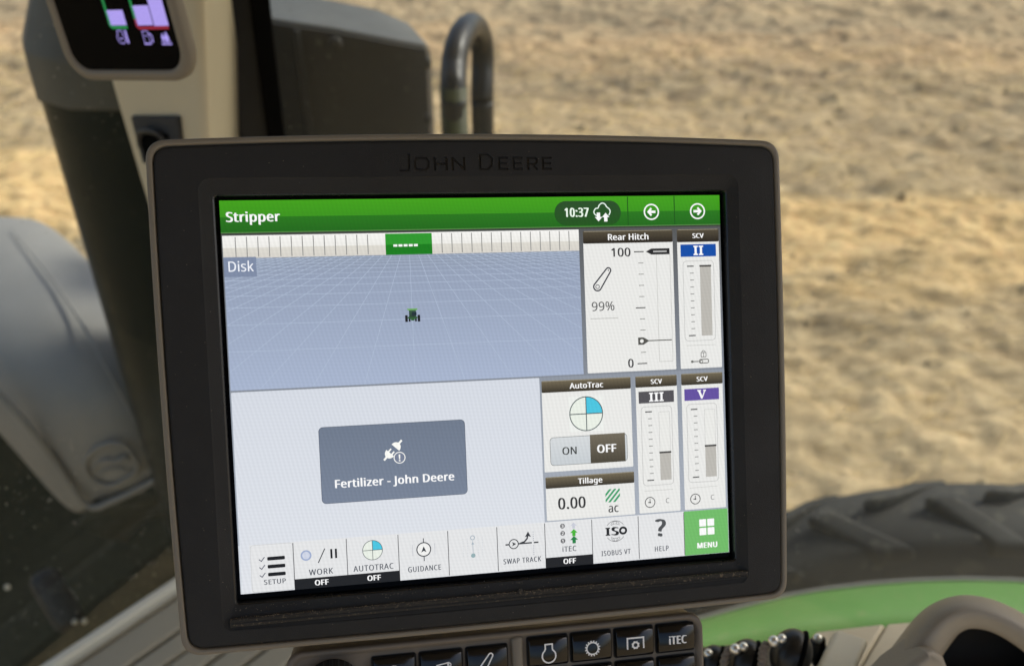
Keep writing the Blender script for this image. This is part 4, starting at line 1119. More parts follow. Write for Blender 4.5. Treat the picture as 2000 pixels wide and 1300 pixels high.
# ---------------------------------------------------------------- outside right: tyre and green fender
def tyre():
    top = at(1990, 985, 1.92)
    R_ = 0.90; Wd = 0.20
    c = V((top.x, top.y, top.z - R_))
    o = thing('tractor_tyre', V((c.x, c.y, c.z - R_)), 'dusty grey tractor tyre with chunky tread behind the green fender', 'tyre')
    ax = V((0.10, 1, 0)).normalized(); rx = V((ax.y, -ax.x, 0))
    prof = [(-.5, .62), (-.52, .80), (-.50, .90), (-.46, .955), (-.40, .985), (0, 1.0), (.40, .985), (.46, .955), (.5, .90), (.5, .62)]
    n = 96
    vs, fs = [], []
    for k in range(n):
        a = 2 * math.pi * k / n
        dr = rx * math.cos(a) + V((0, 0, 1)) * math.sin(a)
        for s, rr in prof: vs.append(c + ax * (s * Wd) + dr * (R_ * rr))
    m = len(prof)
    for k in range(n):
        l = (k + 1) % n
        for j in range(m - 1): fs.append((k * m + j, k * m + j + 1, l * m + j + 1, l * m + j))
        fs.append((k * m + m - 1, k * m, l * m, l * m + m - 1))
    mesh_obj('carcass', vs, fs, M['tyre'], o, smooth=True)
    nl = 24
    def lug(k, side):
        a0 = 2 * math.pi * (k + (0.5 if side > 0 else 0)) / nl + 0.10
        vs = []
        for (s, da, rr) in ((0.02, 0.05, .99), (0.02, 0.115, .99), (.50, -.11, .93), (.50, -.02, .93)):
            for h in (0.0, 0.045):
                dr = rx * math.cos(a0 + da) + V((0, 0, 1)) * math.sin(a0 + da)
                taper = 1 if h == 0 else 0.98
                vs.append(c + ax * (side * s * Wd) + dr * (R_ * rr + h))
        fs = [(0, 2, 6, 4), (1, 5, 7, 3), (0, 1, 3, 2), (4, 6, 7, 5), (0, 4, 5, 1), (2, 3, 7, 6)]
        return vs, fs
    # order of corner points: inner-a, inner-b, outer-a, outer-b
    for k in range(nl):
        for side in (-1, 1):
            vs, fs = lug(k, side)
            mesh_obj('tread_lug', vs, fs, M['tyre'], o, bevel=0.010)


tyre()


def fender():
    T = [(1180, 1262, 1.50), (1330, 1226, 1.56), (1450, 1192, 1.60), (1540, 1167, 1.63), (1700, 1144, 1.66), (1880, 1134, 1.68), (2080, 1142, 1.69), (2300, 1180, 1.68)]
    B = [(1180, 1290, 1.40), (1330, 1272, 1.46), (1450, 1249, 1.49), (1540, 1233, 1.50), (1700, 1217, 1.53), (1880, 1210, 1.54), (2080, 1222, 1.55), (2300, 1250, 1.53)]
    o = thing('green_fender', at(1700, 1180, 1.6), 'bright green curved fender in front of the tyre, lower right', 'fender')
    t = [at(*p) for p in T]; b = [at(*p) for p in B]
    mid = [a * .5 + c * .5 + V((0, 0, .012)) for a, c in zip(t, b)]
    skirt = [p + V((0, -0.015, -0.10)) for p in b]
    back = [p + V((0, 0.012, -0.02)) for p in t]
    rows = [back, t, mid, b, skirt]
    n = len(t)
    vs = [p for r in rows for p in r]
    fs = [(i * n + k, i * n + k + 1, (i + 1) * n + k + 1, (i + 1) * n + k) for i in range(len(rows) - 1) for k in range(n - 1)]
    mesh_obj('fender_skin', vs, fs, M['green'], o, solid=0.006, subsurf=2, offset=-1)
    f0 = [p + V((0, .006, .004)) for p in t]; f1 = [p + V((0, .014, .003)) for p in t]
    vs = f0 + f1
    fs = [(k, k + 1, n + k + 1, n + k) for k in range(n - 1)]
    mesh_obj('fender_lip', vs, fs, M['fender_edge'], o, solid=0.008, subsurf=1)


fender()

# ---------------------------------------------------------------- right-hand console: levers, blocks, armrest
def console():
    # floor of the console that the levers stand on
    q = [at(1330, 1262, .66), at(1640, 1240, .70), at(1660, 1400, .55), at(1330, 1400, .55)]
    vs, fs = prism(q, [p - V((0, 0, .06)) for p in q])
    o = mesh_obj('lever_deck', vs, fs, M['boot'], None, bevel=0.004)
    tag(o, 'black deck that the small control levers stand on, lower right of the screen', 'console')
    # front panel behind the levers
    o = thing('beige_side_console', at(1690, 1260, .64), 'beige side console panel with a crease line, between the levers and the armrest', 'console')
    def slab(pts, th, name, mat, bev=0.003, par=o):
        n_ = (pts[1] - pts[0]).cross(pts[2] - pts[0]).normalized()
        if n_.dot(EYE - pts[0]) < 0: n_ = -n_
        vs, fs = prism([p - n_ * th for p in pts], list(pts))
        return mesh_obj(name, vs, fs, mat, par, bevel=bev, seg=3)
    slab([at(1590, 1232, .70), at(1729, 1216, .70), at(1650, 1345, .585), at(1540, 1345, .585)], .02, 'left_panel', M['panel'])
    slab([at(1731, 1216, .70), at(2090, 1190, .70), at(2090, 1345, .585), at(1655, 1345, .585)], .02, 'right_panel', M['panel'])
    b = thing('beige_lever_cap', at(1640, 1270, .6), 'pale beige rectangular lever cap with a small dark dot, right of the black levers', 'lever')
    c = slab([at(1632, 1224, .60), at(1700, 1246, .60), at(1652, 1350, .52), at(1572, 1350, .52)], .022, 'cap', M['light_beige'], .004, b)
    vs, fs = ellipsoid(at(1653, 1269, .582), V((.0010, 0, 0)), V((0, .0010, 0)), V((0, 0, .0010)), 10, 6)
    mesh_obj('dot', vs, fs, M['cover'], b, smooth=True)
    # levers
    def lever(cx, cy, r, ring, glints, d, label, extra=()):
        s = d / 1800
        o = thing('control_lever', at(cx, cy + 40, d), label, 'lever', 'black control levers right of the button panel')
        ax = (CAM_R * .92 - CAM_U * .30 - CAM_F * .2).normalized()
        ay = (CAM_U - ax * CAM_U.dot(ax)).normalized(); az = ax.cross(ay)
        vs, fs = ellipsoid(at(cx, cy, d), ax * (r * .80 * s), ay * (r * s), az * (r * .9 * s), 28, 18)
        mesh_obj('knob', vs, fs, M['boot'], o, smooth=True)
        cp = [at(cx, cy, d) + ax * (r * .30 * s) + (ay * math.cos(2 * math.pi * k / 28) + az * (.9 * math.sin(2 * math.pi * k / 28))) * (r * .97 * s) for k in range(28)]
        vs, fs = tube(cp, 4.5 * s, 8, True)
        mesh_obj('collar', vs, fs, M['rubber_black'], o, smooth=True)
        vs, fs = tube([at(cx + 4, cy + r * .5, d + .01), at(cx + 30, cy + r * 2.4, d - .02)], [r * .62 * s, r * .5 * s], 16)
        mesh_obj('boot', vs, fs, M['boot'], o, smooth=True)
        pth = smooth_path([at(x, y, d - r * .55 * s) for x, y in ring], 5)
        vs, fs = tube(pth, 6.5 * s, 8)
        rg = mesh_obj('knurled_ring', vs, fs, M['bead'], o, smooth=True)
        L = [0]
        for i in range(1, len(pth)): L.append(L[-1] + (pth[i] - pth[i - 1]).length)
        nb = max(3, int(L[-1] / (9.5 * s)))
        for k in range(nb):
            t = L[-1] * (k + .5) / nb
            i = max(j for j in range(len(L)) if L[j] <= t); i = min(i, len(pth) - 2)
            p = pth[i].lerp(pth[i + 1], (t - L[i]) / max(1e-9, L[i + 1] - L[i]))
            e = 7.6 * s
            vs, fs = ellipsoid(p - CAM_F * (2 * s), V((e * 1.25, 0, 0)), V((0, e, 0)), V((0, 0, e * .62)), 8, 6)
            mesh_obj('knurl', vs, fs, M['bead'], rg, smooth=True)
        for (x, y, rr) in glints:  # small bright balls modelled in place of the knob's highlights
            e = rr * s
            vs, fs = ellipsoid(at(x, y, d - r * .72 * s), V((e, 0, 0)), V((0, e, 0)), V((0, 0, e)), 14, 10)
            mesh_obj('glint_ball', vs, fs, M['glint'], o, smooth=True)
        return o
    lever(1392, 1292, 34, ((1352, 1330), (1356, 1300), (1364, 1284)), ((1383, 1275, 9),), .60, 'leftmost black control lever, half hidden by the button panel')
    lever(1456, 1290, 44, ((1413, 1330), (1413, 1300), (1418, 1277), (1426, 1266)), ((1436, 1267, 11), (1452, 1262, 9)), .58, 'middle black control lever with a knurled ring and two bright studs')
    lever(1545, 1276, 50, ((1490, 1330), (1488, 1296), (1490, 1268), (1498, 1253)), ((1511, 1251, 11), (1527, 1246, 9)), .56, 'tallest black control lever with a knurled ring, left of the pale cap')
    lever(1592, 1268, 26, ((1566, 1330), (1566, 1310)), ((1597, 1246, 9.5), (1567, 1300, 9)), .60, 'small black control lever tucked behind the tallest one')
    # armrest: curved hood of taupe plastic with a dark hollow
    o = thing('armrest', at(1880, 1290, .5), 'taupe curved armrest hood with a dark hollow, in the lower right corner', 'armrest')
    outer = [(1670, 1392), (1716, 1318), (1760, 1258), (1800, 1208), (1838, 1182), (1885, 1171), (1938, 1180), (1990, 1204), (2045, 1242), (2090, 1290), (2120, 1370)]
    inner = [(1752, 1400), (1785, 1345), (1822, 1286), (1850, 1246), (1868, 1226), (1895, 1216), (1935, 1222), (1975, 1242), (2020, 1276), (2050, 1315), (2070, 1380)]
    def crv(pts, d): return smooth_path([at(x, y, d) for x, y in pts], 4)
    shr = lambda k: [(a[0] * (1 - k) + b[0] * k, a[1] * (1 - k) + b[1] * k) for a, b in zip(outer, inner)]
    rows = [crv(shr(-.04), .60), crv(shr(0), .545), crv(shr(.10), .512), crv(shr(.45), .498), crv(shr(.85), .505), crv(shr(1.0), .53), crv(shr(1.05), .62)]
    n = len(rows[0])
    vs = [p for r in rows for p in r]
    fs = [(i * n + k, i * n + k + 1, (i + 1) * n + k + 1, (i + 1) * n + k) for i in range(len(rows) - 1) for k in range(n - 1)]
    mesh_obj('armrest_rim', vs, fs, M['arm'], o, solid=0.003, subsurf=1, offset=-1)
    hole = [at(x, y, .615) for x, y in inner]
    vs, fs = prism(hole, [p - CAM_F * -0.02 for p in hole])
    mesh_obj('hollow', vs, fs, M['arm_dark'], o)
    w_ = [at(1700, 1345, .50), at(1745, 1296, .50), at(1792, 1262, .50), at(1808, 1258, .50), at(1826, 1270, .505), at(1838, 1300, .51), at(1850, 1345, .515)]
    vs, fs = prism([p + CAM_F * .02 for p in w_], [p - CAM_F * .012 for p in w_])
    mesh_obj('inner_tab', vs, fs, M['arm'], o, bevel=0.004, seg=3)


console()

# ---------------------------------------------------------------- window panes
def glass_mat(veil):
    m, t, p = new_mat('window_glass')
    t.nodes.remove(p)
    out = [n for n in t.nodes if n.type == 'OUTPUT_MATERIAL'][0]
    tr = N(t, 'ShaderNodeBsdfTransparent'); tr.inputs[0].default_value = (0.93, 0.95, 0.93, 1)
    gl = N(t, 'ShaderNodeBsdfGlossy'); gl.inputs['Roughness'].default_value = 0.02
    df = N(t, 'ShaderNodeBsdfDiffuse'); df.inputs[0].default_value = (0.6, 0.56, 0.48, 1)
    fr = N(t, 'ShaderNodeFresnel'); fr.inputs[0].default_value = 1.45
    m1 = N(t, 'ShaderNodeMixShader')
    k_ = N(t, 'ShaderNodeMath', operation='MULTIPLY'); k_.inputs[1].default_value = 0.06; t.links.new(fr.outputs[0], k_.inputs[0]); t.links.new(k_.outputs[0], m1.inputs[0]); t.links.new(tr.outputs[0], m1.inputs[1]); t.links.new(gl.outputs[0], m1.inputs[2])
    tc = N(t, 'ShaderNodeTexCoord')
    a = noise(t, 210.0, 2, 0.5, tc.outputs['Object']); b = noise(t, 2.2, 3, 0.6, tc.outputs['Object'])
    ra = ramp(t, a.outputs[0], [(0.70, 0.0), (0.76, 0.9)]); rb = ramp(t, b.outputs[0], [(0.42, 0.0), (0.68, 1.0)])
    mu = N(t, 'ShaderNodeMath', operation='MULTIPLY'); t.links.new(ra.outputs[0], mu.inputs[0]); t.links.new(rb.outputs[0], mu.inputs[1])
    ad = N(t, 'ShaderNodeMath', operation='ADD'); t.links.new(mu.outputs[0], ad.inputs[0]); ad.inputs[1].default_value = veil
    m2 = N(t, 'ShaderNodeMixShader')
    t.links.new(ad.outputs[0], m2.inputs[0]); t.links.new(m1.outputs[0], m2.inputs[1]); t.links.new(df.outputs[0], m2.inputs[2])
    t.links.new(m2.outputs[0], out.inputs[0])
    return m


def panes():
    def pane(p, q, z0, z1, label, gm):
        n = V((q.y - p.y, -(q.x - p.x), 0)).normalized() * 0.003
        a = [V((p.x, p.y, 0)) + n, V((q.x, q.y, 0)) + n, V((q.x, q.y, 0)) - n, V((p.x, p.y, 0)) - n]
        vs, fs = prism([V((v.x, v.y, z0)) for v in a], [V((v.x, v.y, z1)) for v in a])
        o = mesh_obj('window_pane', vs, fs, gm)
        tag(o, label, 'window pane')
    pane(V((-.30, 1.115, 0)), V((1.25, .66, 0)), 1.5, 3.54, 'wide clear window pane with dust specks, right of the black seal', glass_mat(0.035))
    pane(V((-1.0, .22, 0)), V((-.385, 1.105, 0)), 1.6, 3.54, 'clear side window pane left of the beige corner pillar', glass_mat(0.005))


panes()

# ---------------------------------------------------------------- the big touch screen
RM = Matrix(MON_R)
cam_to_world = CAM_M
MON4 = cam_to_world @ (Matrix.Translation(V((-.00952, -.00112, -.38905))) @ RM.to_4x4())
mon = thing('touch_screen_monitor', None, 'large touch screen in a black bezel with a thin taupe rim', 'monitor', None, MON4)
mm = 0.001


def outline(inset, r, n=8):
    """bowed outline of the housing in mm, bottom slightly narrower"""
    TL, TR, BR, BL = (-131.2 + inset, 101.6 - inset), (131.3 - inset, 101.3 - inset), (130.1 - inset, -100.5 + inset), (-128.4 + inset, -100.6 + inset)
    bow = {'r': 0.9, 't': 2.8, 'l': 1.1, 'b': 0.9}
    base = rrect(-1, -1, 1, 1, r / 130, n)
    out = []
    # build sides with corner arcs, then bow
    def side(a, b, k, nrm, m=14):
        a = V(a); b = V(b); res = []
        d = (b - a); L = d.length; d = d / L
        for i in range(m + 1):
            t = r / L + (1 - 2 * r / L) * i / m
            q = a + d * (L * t) + V(nrm) * (k * 4 * t * (1 - t))
            res.append(q)
        return res
    sides = [side(BR, TR, bow['r'], (1, 0)), side(TR, TL, bow['t'], (0, 1)), side(TL, BL, bow['l'], (-1, 0)), side(BL, BR, bow['b'], (0, -1))]
    cs = [TR, TL, BL, BR]
    for s, c, nx in zip(sides, cs, sides[1:] + sides[:1]):
        out += s
        p0, p2 = s[-1], nx[0]; p1 = V(c) * 1.0
        p1 = p1 + ((p0 + p2) * .5 - p1) * 0.02
        for i in range(1, n):
            t = i / n
            out.append(p0 * (1 - t) ** 2 + p1 * (2 * t * (1 - t)) + p2 * t * t)
    return [(q.x, q.y) for q in out]


def loft(rings, closed_first=False, closed_last=False):
    n = len(rings[0])
    vs = [V(p) for r in rings for p in r]
    fs = [(i * n + k, i * n + (k + 1) % n, (i + 1) * n + (k + 1) % n, (i + 1) * n + k) for i in range(len(rings) - 1) for k in range(n)]
    if closed_first: fs.append(tuple(range(n - 1, -1, -1)))
    if closed_last: fs.append(tuple(range((len(rings) - 1) * n, len(rings) * n)))
    return vs, fs


def lift(pts, z): return [(x * mm, y * mm, z * mm) for x, y in pts]


def monitor():
    # taupe housing
    rings = [lift(outline(14, 8), -34), lift(outline(6, 8), -30), lift(outline(1.2, 8), -8), lift(outline(0.25, 8), 3), lift(outline(0, 8), 5.2), lift(outline(.35, 7.8), 6.0), lift(outline(1.9, 6.9), 6.15),
             lift(outline(2.25, 6.7), 5.8), lift(outline(2.35, 6.6), 3.0), lift(outline(8, 4), 2.6)]
    vs, fs = loft(rings, closed_first=True)
    mesh_obj('housing', vs, fs, M['taupe'], mon, smooth=True, local=True)
    # black bezel plate with the opening, resampled so the rings share a vertex count
    def resample(x0, y0, x1, y1, r, ref):
        cx, cy = (x0 + x1) / 2, (y0 + y1) / 2
        pts = rrect(x0, y0, x1, y1, r, 10)
        # walk both outlines by angle
        res = []
        for (x, y) in ref:
            a = math.atan2((y) / 101, (x) / 131)
            # ray against rounded rectangle: use nearest by scaled angle
            best = None
            dx, dy = math.cos(a), math.sin(a)
            hx, hy = (x1 - x0) / 2, (y1 - y0) / 2
            m_ = max(abs(dx), abs(dy)); qx, qy = dx / m_ * hx, dy / m_ * hy
            # round the corner
            ix, iy = hx - r, hy - r
            if abs(qx) > ix and abs(qy) > iy:
                sx, sy = math.copysign(ix, qx), math.copysign(iy, qy)
                vx, vy = qx - sx, qy - sy
                l = math.hypot(vx, vy)
                qx, qy = sx + vx / l * r, sy + vy / l * r
            res.append((cx + qx, cy + qy))
        return res
    ref = outline(2.8, 6.3)
    rings = [lift(ref, 2.7), lift(outline(2.75, 6.3), 4.9), lift(outline(3.1, 6.2), 5.5), lift(outline(3.8, 6.0), 5.75),
             lift(outline(9, 5.6), 5.9),
             lift(resample(-112.5, -92.5, 111.8, 87.0, 5, ref), 5.95),
             lift(resample(-111.9, -92.0, 111.2, 86.5, 5, ref), 5.6),
             lift(resample(-107.6, -82.6, 107.4, 80.9, 1.6, ref), 3.6),
             lift(resample(-107.0, -82.0, 106.9, 80.5, 1.2, ref), 3.1),
             lift(resample(-106.8, -81.8, 106.7, 80.3, 1.2, ref), -1.5)]
    me_v, me_f = loft(rings)
    # close the back so that the lettering can be cut in
    n = len(ref); k = len(rings)
    for a in range(n):
        b = (a + 1) % n
        me_f.append(((k - 1) * n + a, (k - 1) * n + b, b, a))
    bz = mesh_obj('bezel', me_v, me_f, [M['bezel'], M['bezel_in'], M['gap']], mon, local=True)
    bm = bmesh.new(); bm.from_mesh(bz.data)
    for f in bm.faces:
        zz = [v.co.z for v in f.verts]; c = f.calc_center_median()
        if max(zz) < 3.7 * mm and abs(c.x) < 110 * mm and abs(c.y) < 90 * mm: f.material_index = 1
        f.smooth = True
    bm.to_mesh(bz.data); bm.free()
    # engraved name: letters cut 0.7 mm deep
    a = Art()
    letters = [('J', 1.32), ('O', 1), ('H', 1), ('N', 1), (' ', .6), ('D', 1.32), ('E', 1), ('E', 1), ('R', 1), ('E', 1)]
    cap = 5.35
    wid = {'J': 5.0, 'O': 7.0, 'H': 6.5, 'N': 6.6, ' ': 3.4, 'D': 7.0, 'E': 5.4, 'R': 5.6}
    strokes = {
        'J': [[(3.7, 0), (3.7, .78), (3.3, .95), (2.6, 1.0), (0, 1.0)]],
        'O': [[(1.2, .07), (5.0, .07), (5.9, .3), (5.9, .7), (5.0, .93), (1.2, .93), (.4, .7), (.4, .3), (1.2, .07)]],
        'H': [[(.6, 0), (.6, 1)], [(5.4, 0), (5.4, 1)], [(1.06, .5), (4.94, .5)]],
        'N': [[(.6, 1), (.6, 0)], [(1.07, .16), (4.83, .84)], [(5.3, 0), (5.3, 1)]],
        'D': [[(.6, .065), (3.7, .065), (5.4, .28), (5.4, .72), (3.7, .935), (.6, .935), (.6, .065)]],
        'E': [[(4.4, .08), (.6, .08), (.6, .92), (4.4, .92)], [(1.07, .5), (4.0, .5)]],
        'R': [[(.6, 1), (.6, .08), (3.6, .08), (4.3, .2), (4.3, .4), (3.6, .54), (1.07, .54)], [(2.9, .64), (4.4, 1)]]}
    x = -33.9
    cutv, cutf = [], []
    for ch, k in letters:
        if ch != ' ':
            h = cap * (1.25 if k > 1 else 1)
            for st in strokes[ch]:
                pts = [(x + sx, 89.4 + h * (1 - sy)) for sx, sy in st]
                cl = pts[0] == pts[-1]
                if cl: pts = pts[:-1]
                L_, R_ = ribbon(pts, 0.92, cl)
                m_ = len(pts)
                z0, z1 = 5.2, 7.0
                base = len(cutv)
                for z in (z0, z1):
                    for p in L_: cutv.append((p.x * mm, p.y * mm, z * mm))
                    for p in R_: cutv.append((p.x * mm, p.y * mm, z * mm))
                lo, hi = base, base + 2 * m_
                for i in range(m_ if cl else m_ - 1):
                    j = (i + 1) % m_
                    cutf += [(lo + i, lo + j, lo + m_ + j, lo + m_ + i), (hi + i, hi + m_ + i, hi + m_ + j, hi + j), (lo + i, hi + i, hi + j, lo + j), (lo + m_ + i, lo + m_ + j, hi + m_ + j, hi + m_ + i)]
                if not cl:
                    for i in (0, m_ - 1):
                        cutf.append((lo + i, lo + m_ + i, hi + m_ + i, hi + i))
        x += wid[ch] * 1.13
    cme = bpy.data.meshes.new('cut'); cme.from_pydata(cutv, [], cutf); cme.update()
    b2 = bmesh.new(); b2.from_mesh(cme); bmesh.ops.recalc_face_normals(b2, faces=b2.faces); b2.to_mesh(cme); b2.free()
    co = bpy.data.objects.new('cut', cme); COL.objects.link(co); co.parent = mon
    cme.materials.append(M['bezel_in'])
    bo = bz.modifiers.new('engraving', 'BOOLEAN'); bo.object = co; bo.operation = 'DIFFERENCE'; bo.solver = 'EXACT'; bo.use_self = True
    bpy.context.view_layer.update()
    dg = bpy.context.evaluated_depsgraph_get()
    nm = bpy.data.meshes.new_from_object(bz.evaluated_get(dg))
    bz.modifiers.clear(); old = bz.data; bz.data = nm; nm.name = 'bezel'
    print('BEZEL FACES', len(old.polygons), len(nm.polygons))
    bpy.data.objects.remove(co); bpy.data.meshes.remove(cme)
    for f in nm.polygons:
        f.use_smooth = False
    # dusty ledge along the bottom
    vs, fs = prism([V(p) * mm for p in ((-109.5, -90.6, 5.2), (111, -89.6, 5.2), (111, -86.4, 5.2), (-109.5, -87.1, 5.2))],
                   [V(p) * mm for p in ((-109.5, -90.3, 6.9), (111, -89.3, 6.9), (111, -86.5, 7.3), (-109.5, -87.2, 7.3))])
    mesh_obj('bottom_ledge', vs, fs, M['dirty'], mon, bevel=0.0004, local=True)
    vs, fs = box(-108.7 * mm, -89.1 * mm, 6.6 * mm, 110.2 * mm, -88.6 * mm, 7.32 * mm)
    mesh_obj('ledge_groove', vs, fs, M['gap'], mon, local=True)
    vs, fs = tube([V((8.6, -86.2, 6.6)) * mm, V((8.6, -86.2, 7.7)) * mm], 1.05 * mm, 16)
    mesh_obj('pin_plug', vs, fs, M['dirty'], mon, local=True, bevel=0.0002)
    # dust crumbs on the bezel, most along the ledge
    rs = random.Random(3)
    vs, fs = [], []
    for i in range(900):
        k = rs.random()
        if k < .7:
            t = rs.random(); x = -109 + 219 * t; y = -86.6 + rs.gauss(0, .25) + .3 * t; z = 7.25
            if rs.random() < .5 and not (-70 < x < 60): continue
        elif k < .86:
            x = rs.uniform(-112, 112); y = -82.6 - abs(rs.gauss(0, 1.0)); z = 5.5
        else:
            x = rs.choice((-1, 1)) * rs.uniform(108, 127) if rs.random() < .6 else rs.uniform(-125, 125)
            y = rs.uniform(-95, 97) if abs(x) > 108 else rs.choice((rs.uniform(84, 98), rs.uniform(-98, -92))); z = 6.0
        r = rs.uniform(.05, .17)
        o = len(vs)
        for a_, b_, c_ in ((1, 0, 0), (0, 1, 0), (-1, 0, 0), (0, -1, 0), (0, 0, 1)):
            vs.append(((x + a_ * r * rs.uniform(.6, 1.4)) * mm, (y + b_ * r) * mm, (z + c_ * r) * mm))
        for a_, b_ in ((0, 1), (1, 2), (2, 3), (3, 0)): fs.append((o + a_, o + b_, o + 4))
    d = mesh_obj('dust_crumbs', vs, fs, plastic('pale_dust', (0.32, 0.25, 0.17), 0.9, 100, 0), mon, local=True)
    d['kind'] = 'stuff'
    # liquid crystal panel body
    vs, fs = box(-106.75 * mm, -81.7 * mm, -1.3 * mm, 106.65 * mm, 80.2 * mm, -0.05 * mm)
    return mesh_obj('screen', vs, fs, M['glass_black'], mon, local=True)


scr = monitor()


# ---------------------------------------------------------------- what the screen shows (u right, v down on a 1024 x 768 picture)
def ui(u, v, L): return V(((u / 1024 - .5) * .211, (.5 - v / 768) * .1582, 0.00004 * L))


WHITE = (250, 250, 250); CARD = (232, 232, 229); INK = (52, 52, 54); GREY = (120, 120, 118); LITE = (196, 196, 192)


def show(name, art, label=None): return art.put(name, scr, ui, M['lcd'], True, label)


def header(a, x0, y0, x1, y1, s, cap, light=False):
    a.rect(x0, y0, x1, y1, (112, 102, 80) if light else (84, 76, 60), 2, (48, 42, 30) if light else (34, 29, 22), r=2.5)
    a.line([(x0 + 2, y0 + 1), (x1 - 2, y0 + 1)], 1.4, (150, 142, 122), 3)
    a.text(s, (x0 + x1) / 2, y1 - (y1 - y0 - cap) / 2 + .5, cap, WHITE, 4, bold=1.3, anchor='c')


def screen_picture():
    a = Art()
    a.rect(0, 0, 1024, 370, (70, 70, 66), 0, (132, 138, 148))
    a.rect(0, 370, 1024, 672, (142, 149, 160), 0, (168, 175, 186))
    a.rect(0, 672, 1024, 768, (208, 212, 220), 0)
    show('backdrop', a)
    # title bar
    a = Art()
    a.rect(0, 0, 1024, 32, (66, 160, 24), 1, (58, 148, 26))
    a.rect(0, 32, 1024, 62, (38, 118, 26), 1, (30, 104, 24))
    a.rect(0, 61, 1024, 62.6, (86, 140, 70), 2)
    a.rect(0, 62.6, 1024, 66, (60, 66, 58), 2)
    for x in (819.5, 922): a.rect(x - 1, 1, x + 1, 61, (24, 84, 22), 3)
    b = show('title_bar', a)
    a = Art(); a.text('Stripper', 10.5, 41, 18.5, WHITE, 4, width=101.5, bold=2.2); show('title_lettering', a)
    a = Art()
    a.rect(662, 9, 804, 59, (40, 78, 40), 4, (30, 84, 26), r=24, n=8)
    a.text('10:37', 682.5, 41.3, 18, (236, 250, 236), 5, width=52.5, bold=2.2)
    cl = (232, 246, 236)
    cx, cy = 764, 30
    pts = [(-11, 10), (-16, 7), (-18, 1), (-14, -5), (-9, -6), (-6, -12), (0, -16), (6, -14), (10, -8), (15, -4), (17, 2), (14, 9)]
    pts = [(p.x, p.y) for p in smooth_path([V((cx + x, cy + y, 0)) for x, y in pts], 3)]
    a.line(pts, 2.4, cl, 5)
    def arrow(x, y, s, up=True):
        q = [(0, -9), (8, 0), (3.6, 0), (3.6, 9), (-3.6, 9), (-3.6, 0), (-8, 0)]
        if not up: q = [(p[0], -p[1]) for p in q]
        a.poly([(x + p[0] * s, y + p[1] * s) for p in q], WHITE, 6)
    arrow(755.5, 42.5, 1.0, False); arrow(771, 43, 1.0, True)
    show('clock_and_sync_pill', a)
    for x, sg in ((871, -1), (973.5, 1)):
        a = Art()
        a.ring(x, 33.5, 15.4, 3.0, WHITE, 4)
        a.poly([(x + sg * p[0], 33.5 + p[1]) for p in ((9.5, 0), (1.5, -9), (-1.5, -6), (1.6, -2.6), (-9, -2.6), (-9, 2.6), (1.6, 2.6), (-1.5, 6), (1.5, 9))], WHITE, 4)
        show('page_arrow', a)
    # guidance light strip
    a = Art()
    a.rect(2, 67.5, 712, 91, (244, 243, 240), 1, (236, 235, 230)); a.rect(2, 91, 712, 111, (220, 217, 208), 1, (214, 210, 202))
    k = 26.0
    while k < 300: a.rect(k - .9, 70, k + .9, 109, (142, 142, 140), 2); k += 21.1
    k = 427.0
    while k < 708: a.rect(k - .9, 70, k + .9, 109, (142, 142, 140), 2); k += 20.3
    show('light_strip', a)
    a = Art()
    a.rect(314, 69, 407, 91, (44, 152, 44), 3); a.rect(314, 91, 407, 111, (20, 124, 26), 3)
    for i in range(5): a.rect(329.5 + i * 10.2, 90.5, 337.3 + i * 10.2, 95, WHITE, 4)
    show('lit_strip_cell', a)
    # perspective map
    a = Art()
    a.rect(2, 111, 712, 150, (142, 153, 172), 1, (149, 161, 184)); a.rect(2, 150, 712, 367, (149, 161, 184), 1, (167, 180, 205))
    show('map_ground', a)
    a = Art()
    gl = (174, 188, 210)
    q = 1 / 235.0; step = 0.0012; q = 0.00306; vs = []
    while True:
        q += step; v = 57 + 1 / q
        if v < 113: break
        vs.append(v)
    for v in vs: a.line([(2, v), (712, v)], 1.0 if v > 150 else .8, gl, 2)
    for i in range(-26, 27):
        s0, s1 = .327 * (111.5 - 57) * i, .327 * (366.5 - 57) * i
        x0, x1 = 361 + s0, 361 + s1
        y0, y1 = 111.5, 366.5
        for lim in (3.0, 711.0):
            if (x1 - lim) * (1 if lim > 361 else -1) > 0 and x1 != x0:
                t = (lim - x0) / (x1 - x0)
                if 0 < t < 1: x1, y1 = lim, y0 + (y1 - y0) * t
        if 3 <= x0 <= 711 and y1 - y0 > 3: a.line([(x0, y0), (x1, y1)], 1.0, gl, 2.4)
    show('map_grid', a)
    a = Art(); a.rect(2, 109, 63, 147, (126, 139, 165), 3); a.text('Disk', 8.5, 136.6, 19.5, (240, 243, 250), 4, width=49.5, bold=.5); show('implement_lettering', a)
    a = Art()
    x, y = 361.5, 232
    bk = (26, 26, 30); gn = (70, 120, 66)
    for s in (-1, 1):
        a.rect(x + s * 12.5 - 2.6, y, x + s * 12.5 + 2.6, y + 13.5, bk, 4, r=1)
        a.rect(x + s * 6.3 - 1.8, y + 4.5, x + s * 6.3 + 1.8, y + 13, bk, 4, r=.8)
    a.poly([(x - 11, y + 6), (x - 8, y + 3), (x + 8, y + 3), (x + 11, y + 6), (x + 4, y + 8), (x + 3, y + 11), (x - 3, y + 11), (x - 4, y + 8)], (48, 92, 52), 4.4)
    a.rect(x - 7, y - 11, x + 7, y + 4, (60, 92, 72), 4.6, (36, 60, 48), r=1.5)
    a.poly([(x - 11, y - 13), (x + 11, y - 13), (x + 9, y - 9.5), (x - 9, y - 9.5)], (110, 170, 96), 5)
    a.rect(x - 1, y - 6, x + 8, y + 1, (32, 48, 56), 5)
    show('tractor_symbol', a)
    # lower work page
    a = Art()
